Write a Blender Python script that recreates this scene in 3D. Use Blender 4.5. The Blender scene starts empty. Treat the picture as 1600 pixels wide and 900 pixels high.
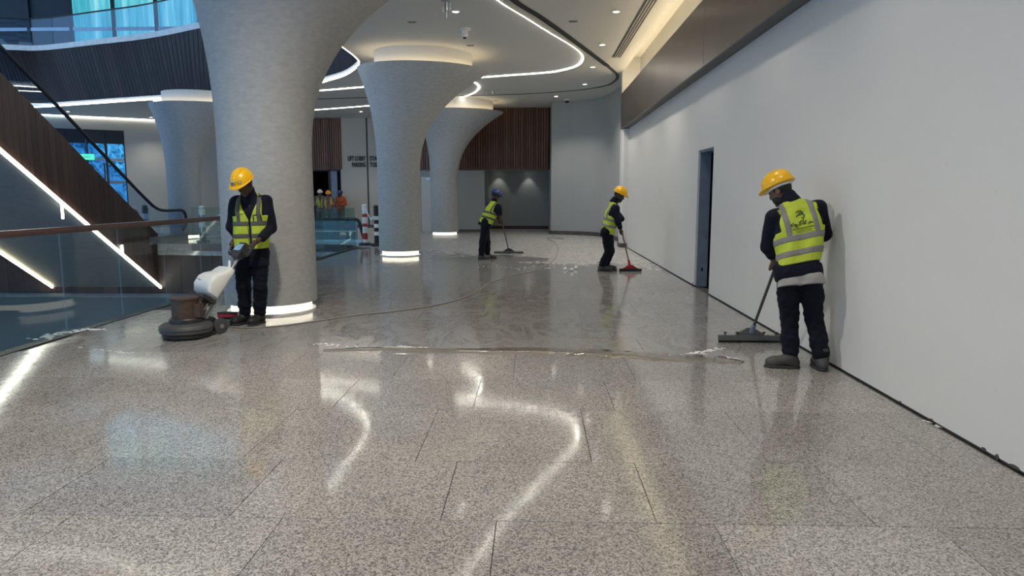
import bpy, bmesh, math, random
import numpy as np
from mathutils import Vector
from mathutils.bvhtree import BVHTree
random.seed(7); rng = np.random.default_rng(7)
S = bpy.context.scene
COL = S.collection
PI = math.pi

# ------------------------------------------------------------------ camera
F_PX, EYE = 1100.0, 1.5
PITCH = math.atan(146 / F_PX); YAW = math.atan(35 * math.cos(PITCH) / F_PX)
cam_d = bpy.data.cameras.new('camera'); cam = bpy.data.objects.new('camera', cam_d); COL.objects.link(cam)
cam_d.sensor_width = 36; cam_d.lens = F_PX / 1600 * 36; cam_d.clip_end = 200; cam_d.clip_start = .05
cam.location = (0, 0, EYE); cam.rotation_euler = (PI / 2 - PITCH, 0, YAW)
S.camera = cam
# ------------------------------------------------------------------ world + exposure
W = bpy.data.worlds.new('world'); S.world = W; W.use_nodes = True
W.node_tree.nodes['Background'].inputs[0].default_value = (0.34, 0.61, 1.0, 1)
W.node_tree.nodes['Background'].inputs[1].default_value = 1.1
S.view_settings.view_transform = 'Standard'; S.view_settings.look = 'None'
S.view_settings.gamma = 1; S.view_settings.use_curve_mapping = False
S.view_settings.exposure = 0.72
S.cycles.max_bounces = 8; S.cycles.diffuse_bounces = 4; S.cycles.glossy_bounces = 4
S.cycles.transparent_max_bounces = 16; S.cycles.caustics_reflective = False; S.cycles.caustics_refractive = False
S.cycles.sample_clamp_indirect = 6; S.cycles.use_denoising = True

# measuring helpers: where a sight line meets a real plane of the building
_r = np.array([math.cos(YAW), math.sin(YAW), 0])
_f = np.array([-math.sin(YAW) * math.cos(PITCH), math.cos(YAW) * math.cos(PITCH), -math.sin(PITCH)])
_u = np.cross(_r, _f)
def _ray(x, y): return _f + _r * (x - 800) / F_PX + _u * (450 - y) / F_PX
def onz(x, y, z=0.0):
    d = _ray(x, y); return np.array([0, 0, EYE]) + d * ((z - EYE) / d[2])
def ony(x, y, Y):
    d = _ray(x, y); return np.array([0, 0, EYE]) + d * (Y / d[1])
def onx(x, y, X):
    d = _ray(x, y); return np.array([0, 0, EYE]) + d * (X / d[0])

# ------------------------------------------------------------------ materials
MATS = {}
class NT:
    def __init__(s, m): s.t = m.node_tree; s.n = s.t.nodes
    def add(s, kind, **kw):
        n = s.n.new(kind)
        for k, v in kw.items(): setattr(n, k, v)
        return n
    def link(s, a, b): s.t.links.new(a, b)
def base(name, col, rough=.5, metal=0., spec=.5, **kw):
    m = bpy.data.materials.new(name); m.use_nodes = True
    b = m.node_tree.nodes['Principled BSDF']
    b.inputs['Base Color'].default_value = (*col, 1); b.inputs['Roughness'].default_value = rough
    b.inputs['Metallic'].default_value = metal; b.inputs['Specular IOR Level'].default_value = spec
    for k, v in kw.items(): b.inputs[k].default_value = v
    MATS[name] = m; return m, b, NT(m)
def pos(n):
    g = n.add('ShaderNodeNewGeometry'); return g.outputs['Position']
def mapped(n, src, scale):
    mp = n.add('ShaderNodeMapping'); mp.inputs['Scale'].default_value = scale; n.link(src, mp.inputs[0]); return mp.outputs[0]
def noise(n, vec, scale, detail=2., rough=.5, dist=0.):
    t = n.add('ShaderNodeTexNoise'); t.inputs['Scale'].default_value = scale; t.inputs['Detail'].default_value = detail
    t.inputs['Roughness'].default_value = rough; t.inputs['Distortion'].default_value = dist
    n.link(vec, t.inputs['Vector']); return t.outputs['Fac']
def ramp(n, fac, stops, interp='LINEAR'):
    r = n.add('ShaderNodeValToRGB'); r.color_ramp.interpolation = interp
    e = r.color_ramp.elements
    while len(e) < len(stops): e.new(.5)
    for i, (p, c) in enumerate(stops):
        e[i].position = p; e[i].color = (*c, 1) if len(c) == 3 else c
    n.link(fac, r.inputs[0]); return r.outputs[0]
def mixc(n, fac, a, b, mode='MIX'):
    m = n.add('ShaderNodeMix', data_type='RGBA', blend_type=mode)
    for sock, v in ((m.inputs[0], fac), (m.inputs[6], a), (m.inputs[7], b)):
        if isinstance(v, (int, float)): sock.default_value = v
        elif isinstance(v, tuple): sock.default_value = (*v, 1)
        else: n.link(v, sock)
    return m.outputs[2]
def math_(n, op, a, b=None, c=None):
    m = n.add('ShaderNodeMath', operation=op)
    for i, v in enumerate((a, b, c)):
        if v is None: continue
        if isinstance(v, (int, float)): m.inputs[i].default_value = v
        else: n.link(v, m.inputs[i])
    return m.outputs[0]
def mrange(n, v, a, b, c, d):
    m = n.add('ShaderNodeMapRange'); n.link(v, m.inputs[0])
    for i, x in enumerate((a, b, c, d)): m.inputs[i + 1].default_value = x
    return m.outputs[0]
def bump(n, b, h, strength, dist=.01):
    k = n.add('ShaderNodeBump'); k.inputs['Strength'].default_value = strength; k.inputs['Distance'].default_value = dist
    n.link(h, k.inputs['Height']); n.link(k.outputs[0], b.inputs['Normal'])
def plain(name, col, rough=.5, metal=0., spec=.5, var=.12, vs=6., bmp=0., bs=60., **kw):
    m, b, n = base(name, col, rough, metal, spec, **kw)
    p = pos(n); f = noise(n, p, vs, 4)
    n.link(ramp(n, f, [(.25, tuple(c * (1 - var) for c in col)), (.75, tuple(min(1, c * (1 + var)) for c in col))]), b.inputs['Base Color'])
    if bmp: bump(n, b, noise(n, p, bs, 3), bmp)
    return m
def glow(name, col, st):
    m = bpy.data.materials.new(name); m.use_nodes = True; n = NT(m)
    n.n.remove(n.n['Principled BSDF']); e = n.add('ShaderNodeEmission')
    e.inputs[0].default_value = (*col, 1); e.inputs[1].default_value = st
    n.link(e.outputs[0], n.n['Material Output'].inputs[0]); MATS[name] = m; return m

# granite of the floor: coarse grey grain, a dull film of slurry where the floor is wet
def floor_mat():
    m, b, n = base('granite_polished', (.4, .4, .4), .1)
    p = pos(n)
    v1 = n.add('ShaderNodeTexVoronoi'); v1.inputs['Scale'].default_value = 140; n.link(p, v1.inputs['Vector'])
    cell = n.add('ShaderNodeSeparateColor'); n.link(v1.outputs['Color'], cell.inputs[0])
    grain = ramp(n, cell.outputs[0], [(0, (.045, .043, .042)), (.2, (.10, .096, .092)), (.34, (.27, .26, .25)), (.62, (.40, .385, .37)), (.9, (.56, .55, .53)), (1, (.62, .60, .58))])
    f2 = noise(n, p, 210, 2)
    grain = mixc(n, .35, grain, ramp(n, f2, [(.38, (.10, .095, .09)), (.55, (.40, .39, .375)), (.7, (.55, .54, .53))]))
    oi = n.add('ShaderNodeObjectInfo')
    tint = ramp(n, oi.outputs['Random'], [(0, (.87, .86, .86)), (.5, (.95, .95, .94)), (1, (1.06, 1.05, 1.03))])
    grain = mixc(n, 1., grain, tint, 'MULTIPLY')
    big = noise(n, p, 1.1, 3)
    grain = mixc(n, 1., grain, ramp(n, big, [(.3, (.88, .87, .86)), (.7, (1.05, 1.05, 1.06))]), 'MULTIPLY')
    # slurry film : starts behind the scraped line, patchy swirls
    sx = n.add('ShaderNodeSeparateXYZ'); n.link(p, sx.inputs[0])
    wob = noise(n, p, .9, 2)
    yy = math_(n, 'ADD', sx.outputs[1], math_(n, 'MULTIPLY', wob, .7))
    wet = mrange(n, yy, 6.75, 7.2, 0, 1)
    sw = noise(n, mapped(n, p, (1.25, .55, 1)), 1.9, 6, .64, 3.2)
    film = math_(n, 'MULTIPLY', wet, ramp(n, sw, [(.40, (.15,) * 3), (.5, (.7,) * 3), (.58, (1.,) * 3)]))
    dry = mrange(n, math_(n, 'ADD', sx.outputs[1], math_(n, 'ADD', math_(n, 'MULTIPLY', sw, 2.0), math_(n, 'ADD', math_(n, 'MULTIPLY', sx.outputs[0], .75), math_(n, 'MULTIPLY', noise(n, p, .5, 5, .65), 7.5)))), 20.5, 21.6, 0, 1)
    filmcol = ramp(n, sw, [(.36, (.10, .095, .085)), (.44, (.15, .147, .14)), (.49, (.25, .25, .245)), (.56, (.31, .31, .305)), (.62, (.27, .27, .265)), (.7, (.34, .34, .335))])
    filmcol = mixc(n, dry, filmcol, (.55, .55, .54))
    colr = mixc(n, math_(n, 'MULTIPLY', film, .85), grain, filmcol)
    n.link(colr, b.inputs['Base Color'])
    rdry = mrange(n, noise(n, mapped(n, p, (7, .8, 1)), 3, 3), .3, .7, .06, .11)
    rwet = mrange(n, sw, .35, .65, .05, .16)
    rr = n.add('ShaderNodeMix'); n.link(wet, rr.inputs[0]); n.link(rdry, rr.inputs[2]); n.link(rwet, rr.inputs[3])
    r2 = n.add('ShaderNodeMix'); n.link(dry, r2.inputs[0]); n.link(rr.outputs[0], r2.inputs[2]); r2.inputs[3].default_value = .33
    n.link(r2.outputs[0], b.inputs['Roughness'])
    b.inputs['IOR'].default_value = 1.55
    b.inputs['Coat Weight'].default_value = .0
    bump(n, b, math_(n, 'MULTIPLY_ADD', math_(n, 'MULTIPLY', sw, wet), 1.2, math_(n, 'MULTIPLY', noise(n, p, 9, 3), .5)), .035, .02)
floor_mat()
plain('joint_dark', (.07, .068, .065), .7)
def wallpaint(name, col, rough=.6, marks=.06):
    m, b, n = base(name, col, rough, 0, .3)
    p = pos(n)
    f = noise(n, mapped(n, p, (1, .35, .8)), 1.3, 4)
    c = ramp(n, f, [(.25, tuple(x * (1 - marks) for x in col)), (.7, col)])
    g = noise(n, p, 11, 4, .6)
    c = mixc(n, 1., c, ramp(n, g, [(.2, (.93, .92, .9)), (.36, (1, 1, 1))]), 'MULTIPLY')
    n.link(c, b.inputs['Base Color']); bump(n, b, noise(n, p, 45, 3), .05)
wallpaint('paint_white', (.74, .73, .70), .55)
wallpaint('paint_grey', (.40, .42, .41), .6)
wallpaint('paint_beige', (.50, .49, .45), .6)
wallpaint('ceiling_paint', (.66, .66, .64), .7, .03)
def plaster():
    m, b, n = base('column_plaster', (.45, .455, .45), .75, 0, .25)
    p = pos(n)
    f = noise(n, mapped(n, p, (1, 1, 2.2)), 9, 5, .6)
    n.link(ramp(n, f, [(.3, (.40, .405, .40)), (.7, (.49, .495, .49))]), b.inputs['Base Color'])
    h = noise(n, mapped(n, p, (1, 1, 2.6)), 22, 5, .7, .6)
    bump(n, b, h, .55, .012)
plaster()
def wood(name, dark, light, axis=(14, 14, .6), rough=.45):
    m, b, n = base(name, dark, rough)
    p = pos(n); oi = n.add('ShaderNodeObjectInfo')
    f = noise(n, mapped(n, p, axis), 2.6, 5, .6, .4)
    c = ramp(n, f, [(.3, dark), (.7, light)])
    c = mixc(n, 1., c, ramp(n, oi.outputs['Random'], [(0, (.68, .66, .65)), (1, (1.25, 1.22, 1.2))]), 'MULTIPLY')
    n.link(c, b.inputs['Base Color']); bump(n, b, f, .08)
wood('wood_walnut', (.045, .022, .016), (.088, .046, .034))
wood('wood_dark', (.022, .0125, .0115), (.046, .028, .025)); MATS['wood_dark'].node_tree.nodes['Principled BSDF'].inputs['Specular IOR Level'].default_value = .2
wood('wood_slat', (.11, .050, .032), (.20, .095, .062))
plain('handrail_wood', (.085, .045, .037), .3)
plain('bronze_metal', (.20, .17, .15), .3, .9, var=.06, vs=2)
MATS['bronze_metal'].node_tree.nodes['Principled BSDF'].inputs['Anisotropic'].default_value = .6
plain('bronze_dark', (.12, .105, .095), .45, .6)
plain('steel', (.42, .43, .44), .3, .9, var=.06)
plain('dark_metal', (.035, .036, .038), .4, .6)
plain('black_rubber', (.018, .018, .019), .5)
plain('grey_rubber', (.06, .062, .064), .55)
plain('soffit_grey', (.20, .21, .21), .5)
plain('dark_plastic', (.028, .028, .03), .4)
plain('white_plastic', (.78, .78, .75), .35, var=.04)
plain('grey_plastic', (.12, .125, .12), .5)
plain('motor_brown', (.085, .052, .037), .5, .2, var=.3, vs=25)
plain('red_plastic', (.45, .02, .03), .4)
plain('screen_blue', (.30, .46, .68), .2, var=.5, vs=40)
plain('white_band', (.82, .82, .80), .5)
plain('foam_white', (.85, .86, .86), .45, bmp=.6, bs=90)
plain('slurry', (.20, .182, .155), .06, var=.25, vs=5)
plain('cable_grey', (.26, .25, .235), .5)
plain('jamb_blue', (.20, .255, .33), .5)
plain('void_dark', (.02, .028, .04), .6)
plain('lower_floor', (.30, .30, .29), .4)
plain('skin_dark', (.085, .042, .028), .5, spec=.4, var=.08)
plain('skin_mid', (.17, .088, .058), .5, spec=.4, var=.08)
plain('hair_black', (.012, .011, .011), .7)
plain('eye_dark', (.03, .02, .02), .15)
def cloth(name, col, var=.15, bs=220, bmp=.25):
    m, b, n = base(name, col, .85, 0, .2)
    b.inputs['Sheen Weight'].default_value = .03
    p = pos(n); f = noise(n, p, 14, 4, .6)
    n.link(ramp(n, f, [(.3, tuple(c * (1 - var) for c in col)), (.7, tuple(c * (1 + var) for c in col))]), b.inputs['Base Color'])
    bump(n, b, noise(n, p, bs, 2), bmp, .003)
cloth('navy_cloth', (.0055, .007, .016)); cloth('navy_trouser', (.005, .0065, .014)); cloth('grey_tee', (.40, .385, .36), .08)
cloth('hivis_yellow', (.49, .59, .06), .10); cloth('reflective_grey', (.24, .235, .215), .08); cloth('reflective_dark', (.11, .105, .085), .1)
cloth('orange_cloth', (.40, .09, .04), .3); cloth('plaid_cloth', (.18, .10, .085), .4); cloth('olive_cloth', (.10, .10, .085)); cloth('khaki_cloth', (.16, .15, .14))
cloth('glove_cloth', (.30, .22, .14))
plain('print_dark', (.05, .07, .02), .8)
plain('helmet_yellow', (.87, .47, .004), .28, var=.05)
plain('helmet_blue', (.014, .045, .19), .35, var=.1)
plain('pole_tan', (.20, .11, .075), .5, var=.2)
plain('helmet_white', (.8, .8, .78), .3, var=.04)
plain('helmet_orange', (.85, .33, .02), .3, var=.04)
plain('boot_grey', (.055, .052, .05), .6, var=.2); plain('boot_black', (.015, .015, .016), .55, var=.2); plain('sole_dark', (.022, .021, .02), .6)
glow('led_white', (1, .96, .84), 10); glow('led_warm', (1, .78, .48), 3.5); glow('led_base', (1, .92, .74), 1.2); glow('led_cove', (1, .80, .50), 20)
glow('lamp_face', (1, .95, .86), 14); glow('exit_green', (.1, .8, .45), 1.2)
def window_glow(name, stops, scale, st, sc=4., dist=1.):
    m = bpy.data.materials.new(name); m.use_nodes = True; n = NT(m)
    n.n.remove(n.n['Principled BSDF']); e = n.add('ShaderNodeEmission'); e.inputs[1].default_value = st
    f = noise(n, mapped(n, pos(n), scale), sc, 5, .6, dist)
    n.link(ramp(n, f, stops), e.inputs[0]); n.link(e.outputs[0], n.n['Material Output'].inputs[0]); MATS[name] = m
window_glow('outside_view', [(.35, (.01, .05, .12)), (.48, (.03, .26, .62)), (.62, (.10, .48, .95)), (.75, (.30, .7, 1.0))], (1, 1, 1), .6, 3.6)
window_glow('daylit_curtain_view', [(.3, (.02, .14, .22)), (.45, (.06, .42, .55)), (.6, (.18, .66, .78)), (.72, (.5, .85, .9))], (1, 1, .06), .62, 2.4, .3)
def glass(name, tint, refl=1.):
    m = bpy.data.materials.new(name); m.use_nodes = True; n = NT(m); n.n.remove(n.n['Principled BSDF'])
    tr = n.add('ShaderNodeBsdfTransparent'); tr.inputs[0].default_value = (*tint, 1)
    gl = n.add('ShaderNodeBsdfGlossy'); gl.inputs['Roughness'].default_value = .02; gl.inputs[0].default_value = (.95, .97, 1, 1)
    g = n.add('ShaderNodeNewGeometry'); dp = n.add('ShaderNodeVectorMath', operation='DOT_PRODUCT'); n.link(g.outputs['Normal'], dp.inputs[0]); n.link(g.outputs['Incoming'], dp.inputs[1])
    k = math_(n, 'POWER', math_(n, 'SUBTRACT', 1.0, math_(n, 'ABSOLUTE', dp.outputs['Value'])), 5.0)      # Schlick reflectance of a pane
    mx = n.add('ShaderNodeMixShader'); n.link(math_(n, 'MULTIPLY_ADD', k, .9 * refl, .045 * refl), mx.inputs[0])
    n.link(tr.outputs[0], mx.inputs[1]); n.link(gl.outputs[0], mx.inputs[2]); n.link(mx.outputs[0], n.n['Material Output'].inputs[0])
    MATS[name] = m
glass('glass_clear', (.90, .94, .93), .6); glass('glass_coated', (.84, .92, .91), .15); glass('glass_blue', (.75, .85, .95))

# ------------------------------------------------------------------ mesh builder
class MB:
    def __init__(s): s.v = []; s.f = []
    def add(s, vs, fs):
        o = len(s.v); s.v += [tuple(map(float, v)) for v in vs]; s.f += [tuple(i + o for i in f) for f in fs]; return s
    def box(s, x0, x1, y0, y1, z0, z1):
        return s.add([(x, y, z) for z in (z0, z1) for y in (y0, y1) for x in (x0, x1)],
                     [(0, 2, 3, 1), (4, 5, 7, 6), (0, 1, 5, 4), (2, 6, 7, 3), (0, 4, 6, 2), (1, 3, 7, 5)])
    def cbox(s, x0, x1, y0, y1, z0, z1, c=.004):      # chamfered top edge
        return s.add([(x0, y0, z0), (x1, y0, z0), (x1, y1, z0), (x0, y1, z0), (x0, y0, z1 - c), (x1, y0, z1 - c), (x1, y1, z1 - c), (x0, y1, z1 - c),
                      (x0 + c, y0 + c, z1), (x1 - c, y0 + c, z1), (x1 - c, y1 - c, z1), (x0 + c, y1 - c, z1)],
                     [(0, 1, 5, 4), (1, 2, 6, 5), (2, 3, 7, 6), (3, 0, 4, 7), (4, 5, 9, 8), (5, 6, 10, 9), (6, 7, 11, 10), (7, 4, 8, 11), (8, 9, 10, 11), (3, 2, 1, 0)])
    def rings(s, rs, close=True, cap=True):
        n = len(rs[0]); vs = [p for r in rs for p in r]; fs = []
        for i in range(len(rs) - 1):
            for j in range(n if close else n - 1):
                k = (j + 1) % n
                fs.append((i * n + j, i * n + k, (i + 1) * n + k, (i + 1) * n + j))
        if cap: fs += [tuple(range(n - 1, -1, -1)), tuple((len(rs) - 1) * n + j for j in range(n))]
        return s.add(vs, fs)
    def lathe(s, prof, c=(0, 0, 0), n=32, cap=True):
        return s.rings([[(c[0] + r * math.cos(2 * PI * j / n), c[1] + r * math.sin(2 * PI * j / n), c[2] + z) for j in range(n)] for r, z in prof], cap=cap)
    def tube(s, pts, r, n=8, up=(0, 0, 1)):
        pts = [np.array(p, float) for p in pts]; rs = []
        for i, p in enumerate(pts):
            t = pts[min(i + 1, len(pts) - 1)] - pts[max(i - 1, 0)]; t /= np.linalg.norm(t)
            u = np.array(up, float)
            if abs(t @ u) > .95: u = np.array((1., 0, 0))
            a = np.cross(t, u); a /= np.linalg.norm(a); b = np.cross(a, t)
            rr = r[i] if isinstance(r, (list, tuple)) else r
            rs.append([p + rr * (a * math.cos(2 * PI * j / n) + b * math.sin(2 * PI * j / n)) for j in range(n)])
        return s.rings(rs)
    def sweep(s, pts, prof, up=(0, 0, 1), closed=False):       # prof: (side, up) pairs
        pts = [np.array(p, float) for p in pts]; rs = []; m = len(pts)
        for i, p in enumerate(pts):
            a_, b_ = (pts[(i + 1) % m], pts[i - 1]) if closed else (pts[min(i + 1, m - 1)], pts[max(i - 1, 0)])
            t = a_ - b_; t /= np.linalg.norm(t); u = np.array(up, float)
            a = np.cross(t, u); a /= np.linalg.norm(a)
            rs.append([p + a * x + u * z for x, z in prof])
        if closed: rs.append(rs[0])
        return s.rings(rs, cap=not closed)
    def prism(s, poly, d):                                     # poly: 3d points, d: extrusion vector
        n = len(poly); d = np.array(d, float); a = [np.array(p, float) for p in poly]
        return s.add(a + [p + d for p in a], [tuple(range(n - 1, -1, -1)), tuple(range(n, 2 * n))] + [(i, (i + 1) % n, n + (i + 1) % n, n + i) for i in range(n)])
    def mesh(s, name, smooth=False):
        me = bpy.data.meshes.new(name); me.from_pydata(s.v, [], s.f); me.update()
        bm = bmesh.new(); bm.from_mesh(me); bmesh.ops.recalc_face_normals(bm, faces=bm.faces[:]); bm.to_mesh(me); bm.free()
        if smooth:
            me.polygons.foreach_set('use_smooth', [True] * len(me.polygons))
            me.set_sharp_from_angle(angle=math.radians(40))
        return me
    def build(s, name, mat, parent=None, smooth=False, **kw): return obj(name, s.mesh(name, smooth), mat, parent, **kw)
def obj(name, me, mat=None, parent=None, loc=None, **kw):
    o = bpy.data.objects.new(name, me); COL.objects.link(o)
    if mat and me is not None and not me.materials: me.materials.append(MATS[mat])
    if parent is not None: o.parent = parent
    if loc is not None: o.location = loc
    for k, v in kw.items(): o[k] = v
    return o
def thing(name, label, cat, loc=(0, 0, 0), group=None):
    o = bpy.data.objects.new(name, None); COL.objects.link(o); o.location = loc; o.empty_display_size = .1
    o['label'] = label; o['category'] = cat
    if group: o['group'] = group
    return o
def tag(o, label, cat, group=None):
    o['label'] = label; o['category'] = cat
    if group: o['group'] = group
    return o
def spline(pts, n=8):                                          # Catmull-Rom
    P = [np.array(p, float) for p in pts]; P = [2 * P[0] - P[1]] + P + [2 * P[-1] - P[-2]]; out = []
    for i in range(1, len(P) - 2):
        for k in range(n):
            t = k / n; a, b, c, d = P[i - 1:i + 3]
            out.append(.5 * ((2 * b) + (c - a) * t + (2 * a - 5 * b + 4 * c - d) * t * t + (3 * b - a - 3 * c + d) * t ** 3))
    return out + [P[-2]]
def _off(p):
    t = Vector((0, 0, 0))
    while p is not None: t += p.location; p = p.parent
    return t
def part(mb, name, mat, parent, smooth=False, **kw):           # a part modelled in room coordinates under its thing
    o = mb.build(name, mat, parent, smooth, **kw); o.location = -_off(parent); return o
HC = 4.9            # ceiling
WX = 2.64           # white wall
BX = 2.43           # bronze bulkhead face
VX = -5.0           # floor edge at the void
def struct(o): o['kind'] = 'structure'; return o
def poly_fill(outer, holes, z):
    bm = bmesh.new()
    for loop in [outer] + holes:
        vs = [bm.verts.new((p[0], p[1], z)) for p in loop]
        for i in range(len(vs)): bm.edges.new((vs[i], vs[(i + 1) % len(vs)]))
    bmesh.ops.triangle_fill(bm, use_beauty=True, use_dissolve=False, edges=bm.edges[:])
    vs = [tuple(v.co) for v in bm.verts]; bm.verts.index_update(); fs = [tuple(v.index for v in f.verts) for f in bm.faces]; bm.free()
    return vs, fs

# ------------------------------------------------------------------ floor : granite slabs in rows
floor = struct(MB().box(VX, WX + .15, -6, 20.05, -.4, -.009).build('floor', 'joint_dark'))
edges = [-6, -5.1, -4.2, -3.4, -2.5, -1.6, -.75, .2, .95, 1.35, 2.2, 3.09, 3.82, 4.80, 5.59]
while edges[-1] < 20: edges.append(min(20.05, edges[-1] + (.92 if len(edges) % 2 else .77)))
_tc = {}
for i in range(len(edges) - 1):
    y0, y1 = edges[i], edges[i + 1]
    if y1 - y0 < .1: continue
    x = -5.43 + (.0 if i % 2 else .26) + (.5 if i % 3 == 0 else 0)
    while x < WX:
        a, b = max(x, VX + .02), min(x + 1.0, WX - .012)
        if b - a > .03:
            k = (round(b - a, 3), round(y1 - y0, 3))
            if k not in _tc:
                _tc[k] = MB().cbox(.0017, k[0] - .0017, .0017, k[1] - .0017, -.03, 0, .001).mesh('tile')
            obj('tile', _tc[k], 'granite_polished', floor, (a, y0, random.uniform(-.0004, .0004)))
        x += 1.0
far_poly = [(VX, 20.05), (WX + .2, 20.05), (3.4, 36), (-32, 36), (-32, 21.3), (-11.2, 21.3), (-9.3, 21.05), (-7, 21.0), (-5.6, 20.8), (-5.1, 20.4)]
fl = MB(); fl.prism([(x, y, -.35) for x, y in far_poly], (0, 0, .35)); fl.build('paving', 'granite_polished', floor)
struct(MB().box(-34, VX - .3, -4, 37, -5.9, -5.5).build('floor_lower', 'lower_floor'))
struct(MB().box(VX - .14, VX, -4, 20.2, -1.5, .0).build('trim_1', 'dark_metal'))          # dark edge channel holding the glass

# ------------------------------------------------------------------ white wall with door opening
D0, D1, DZ = 10.64, 11.62, 2.2
w = MB()
w.box(WX, WX + .2, -6, D0, .018, 3.5); w.box(WX, WX + .2, D1, 20.2, .018, 3.5); w.box(WX, WX + .2, D0, D1, DZ, 3.5)
wall_r = struct(w.build('wall_right', 'paint_white'))
struct(MB().box(WX + .012, WX + .19, -4, D0 - .01, 0, .03).box(WX + .012, WX + .19, D1 + .01, 20.18, 0, .03).build('gap_shade_right', 'joint_dark'))  # shade of the gap under the wall, put in as a dark strip
d = MB(); d.box(WX + .03, WX + .2, D1 - .03, D1 - .001, 0, DZ - .002); d.box(WX + .03, WX + .2, D0 + .001, D0 + .03, 0, DZ - .002); d.box(WX + .03, WX + .2, D0 + .03, D1 - .03, DZ - .035, DZ - .002)
door = struct(d.build('door_1', 'jamb_blue'))
MB().box(WX + .10, WX + .13, D1 - .034, D1 - .028, .25, .31).build('strike_plate', 'dark_metal', door)
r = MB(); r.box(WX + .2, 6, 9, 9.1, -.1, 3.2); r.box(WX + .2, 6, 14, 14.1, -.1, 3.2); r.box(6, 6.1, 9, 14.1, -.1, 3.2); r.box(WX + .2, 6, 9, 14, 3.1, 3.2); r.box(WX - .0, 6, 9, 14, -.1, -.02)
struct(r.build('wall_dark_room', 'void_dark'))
# chips where the plasterboard meets the floor
for i, (y, l, h) in enumerate([(4.05, .03, .014), (3.78, .05, .012), (4.6, .025, .01), (5.0, .02, .008), (11.72, .03, .03), (3.93, .02, .02)]):
    pts = [(WX - .004, y + l * math.cos(a) * random.uniform(.6, 1), .02 + h * math.sin(a) * random.uniform(.6, 1)) for a in np.linspace(0, 2 * PI, 9)[:-1]]
    MB().prism(pts, (.01, 0, 0)).build('plaster_chip', 'joint_dark', wall_r)
# end post of the white wall
p = MB(); p.rings([[(x, y, z) for x, y in ((2.50, 20.21), (2.66, 20.205), (2.66, 20.8), (2.47, 20.8), (2.455, 20.4), (2.465, 20.25))] for z in (0, 3.33)])
struct(p.build('wall_end', 'paint_white'))
struct(MB().box(2.43, 2.63, 20.16, 20.7, 0, .12).build('baseboard_end', 'bronze_dark'))

# ------------------------------------------------------------------ bronze bulkhead with its light cove
bulk = thing('bulkhead', 'long brushed bronze bulkhead running above the white wall', 'bulkhead', (BX, 8, 3.34))
for y0, y1 in ((-3.9, .78), (.79, 10.6), (10.61, 20.4)):
    part(MB().box(BX, BX + .03, y0, y1, 3.34, 4.30), 'panel', 'bronze_metal', bulk)
part(MB().box(BX, WX + .2, 20.4, 20.43, 3.34, 4.3), 'end_panel', 'bronze_metal', bulk)
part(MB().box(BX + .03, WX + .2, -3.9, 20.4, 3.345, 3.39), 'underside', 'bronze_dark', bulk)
part(MB().box(BX + .03, WX + .5, -3.9, 20.4, 4.22, 4.28), 'cove_shelf', 'paint_beige', bulk)
part(MB().box(WX + .18, WX + .22, -3.9, 20.2, 4.28, 4.30), 'cove_light', 'led_cove', bulk)
struct(MB().box(2.66, 2.84, 20.2, 20.5, 0, 3.34).box(2.72, 2.84, 20.5, 23.5, 0, HC).build('wall_right_end', 'paint_grey'))
struct(MB().box(6.2, 6.3, -6, 37, -.1, 5.4).box(-5.2, 6.3, -6.2, -6, -.1, 5.4).box(2.4, 6.3, -6, 37, 5.4, 5.5).build('wall_sky_block', 'paint_white'))  # unseen rear and side walls added to keep blue sky light out
struct(MB().box(WX + .3, WX + .4, -4, 20.9, 4.2, 5.4).box(BX - .02, WX + .4, -4, 20.9, 5.3, 5.4).box(BX + .02, WX + .4, 20.42, 20.6, 4.2, 5.35).build('wall_cove', 'paint_white'))

# ------------------------------------------------------------------ back walls
gw = spline([(.62, 31.2), (.62, 28.5), (.62, 27.0), (.75, 26.9), (1.57, 26.5), (2.33, 25.6), (2.66, 23.5), (2.70, 21.9), (2.62, 20.6)], 5)
gw = [np.array((.62, 31.2)), np.array((.62, 26.95))] + [q for q in gw if q[1] < 26.9]
def wallstrip(path, z0, z1, t, name, mat, k=1):
    m = MB(); m.sweep([(x, y, 0) for x, y in path], [(0, z0), (t * k, z0), (t * k, z1), (0, z1)]); return struct(m.build(name, mat, None, False))
wallstrip(gw, 0, HC, .2, 'wall_grey_curved', 'paint_grey', -1)
wallstrip(gw[1:], 0, .14, .03, 'baseboard_grey_curved', 'bronze_dark')
YW = 28.5
b = MB(); b.box(-4.9, -2.0, YW, YW + .3, 0, 2.5); b.box(-5.2, .75, YW, YW + .3, 2.5, HC); b.box(-2.1, -2.0, YW + .3, 31.1, 0, 2.6); b.box(-2.1, .75, YW + .3, 31.3, 2.55, 2.6)
b.box(-5.2, -4.9, YW, 32.2, 0, HC)
struct(b.build('wall_back', 'paint_grey'))
nb = struct(MB().box(-2.05, .75, 31.0, 31.2, 0, 2.56).build('wall_niche', 'paint_grey'))
struct(MB().box(-2.0, .62, 30.97, 31.0, 0, .14).build('baseboard_niche', 'wood_walnut'))
struct(MB().box(-4.0, -2.0, YW - .03, YW, 0, .1).build('baseboard_back', 'bronze_dark'))
cl = thing('slat_cladding', 'walnut slat cladding high on the back wall right of the columns', 'wall cladding', (-2.2, YW, 2.5))
part(MB().box(-5.2, .61, YW - .02, YW, 2.5, HC), 'backing', 'wood_dark', cl)
sm = MB().cbox(-.035, .035, 0, .04, 0, HC - 2.5, .003).mesh('slat')
for i in range(57): obj('slat', sm, 'wood_slat', cl, (-5.1 + i * .1 + 2.2, -.06, 0))
part(MB().box(-5.2, .61, YW - .08, YW + .0, 2.46, 2.5), 'bottom_trim', 'bronze_dark', cl)
d = MB().box(-4.55, -4.02, YW - .04, YW - .005, 0, 2.2)
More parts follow.
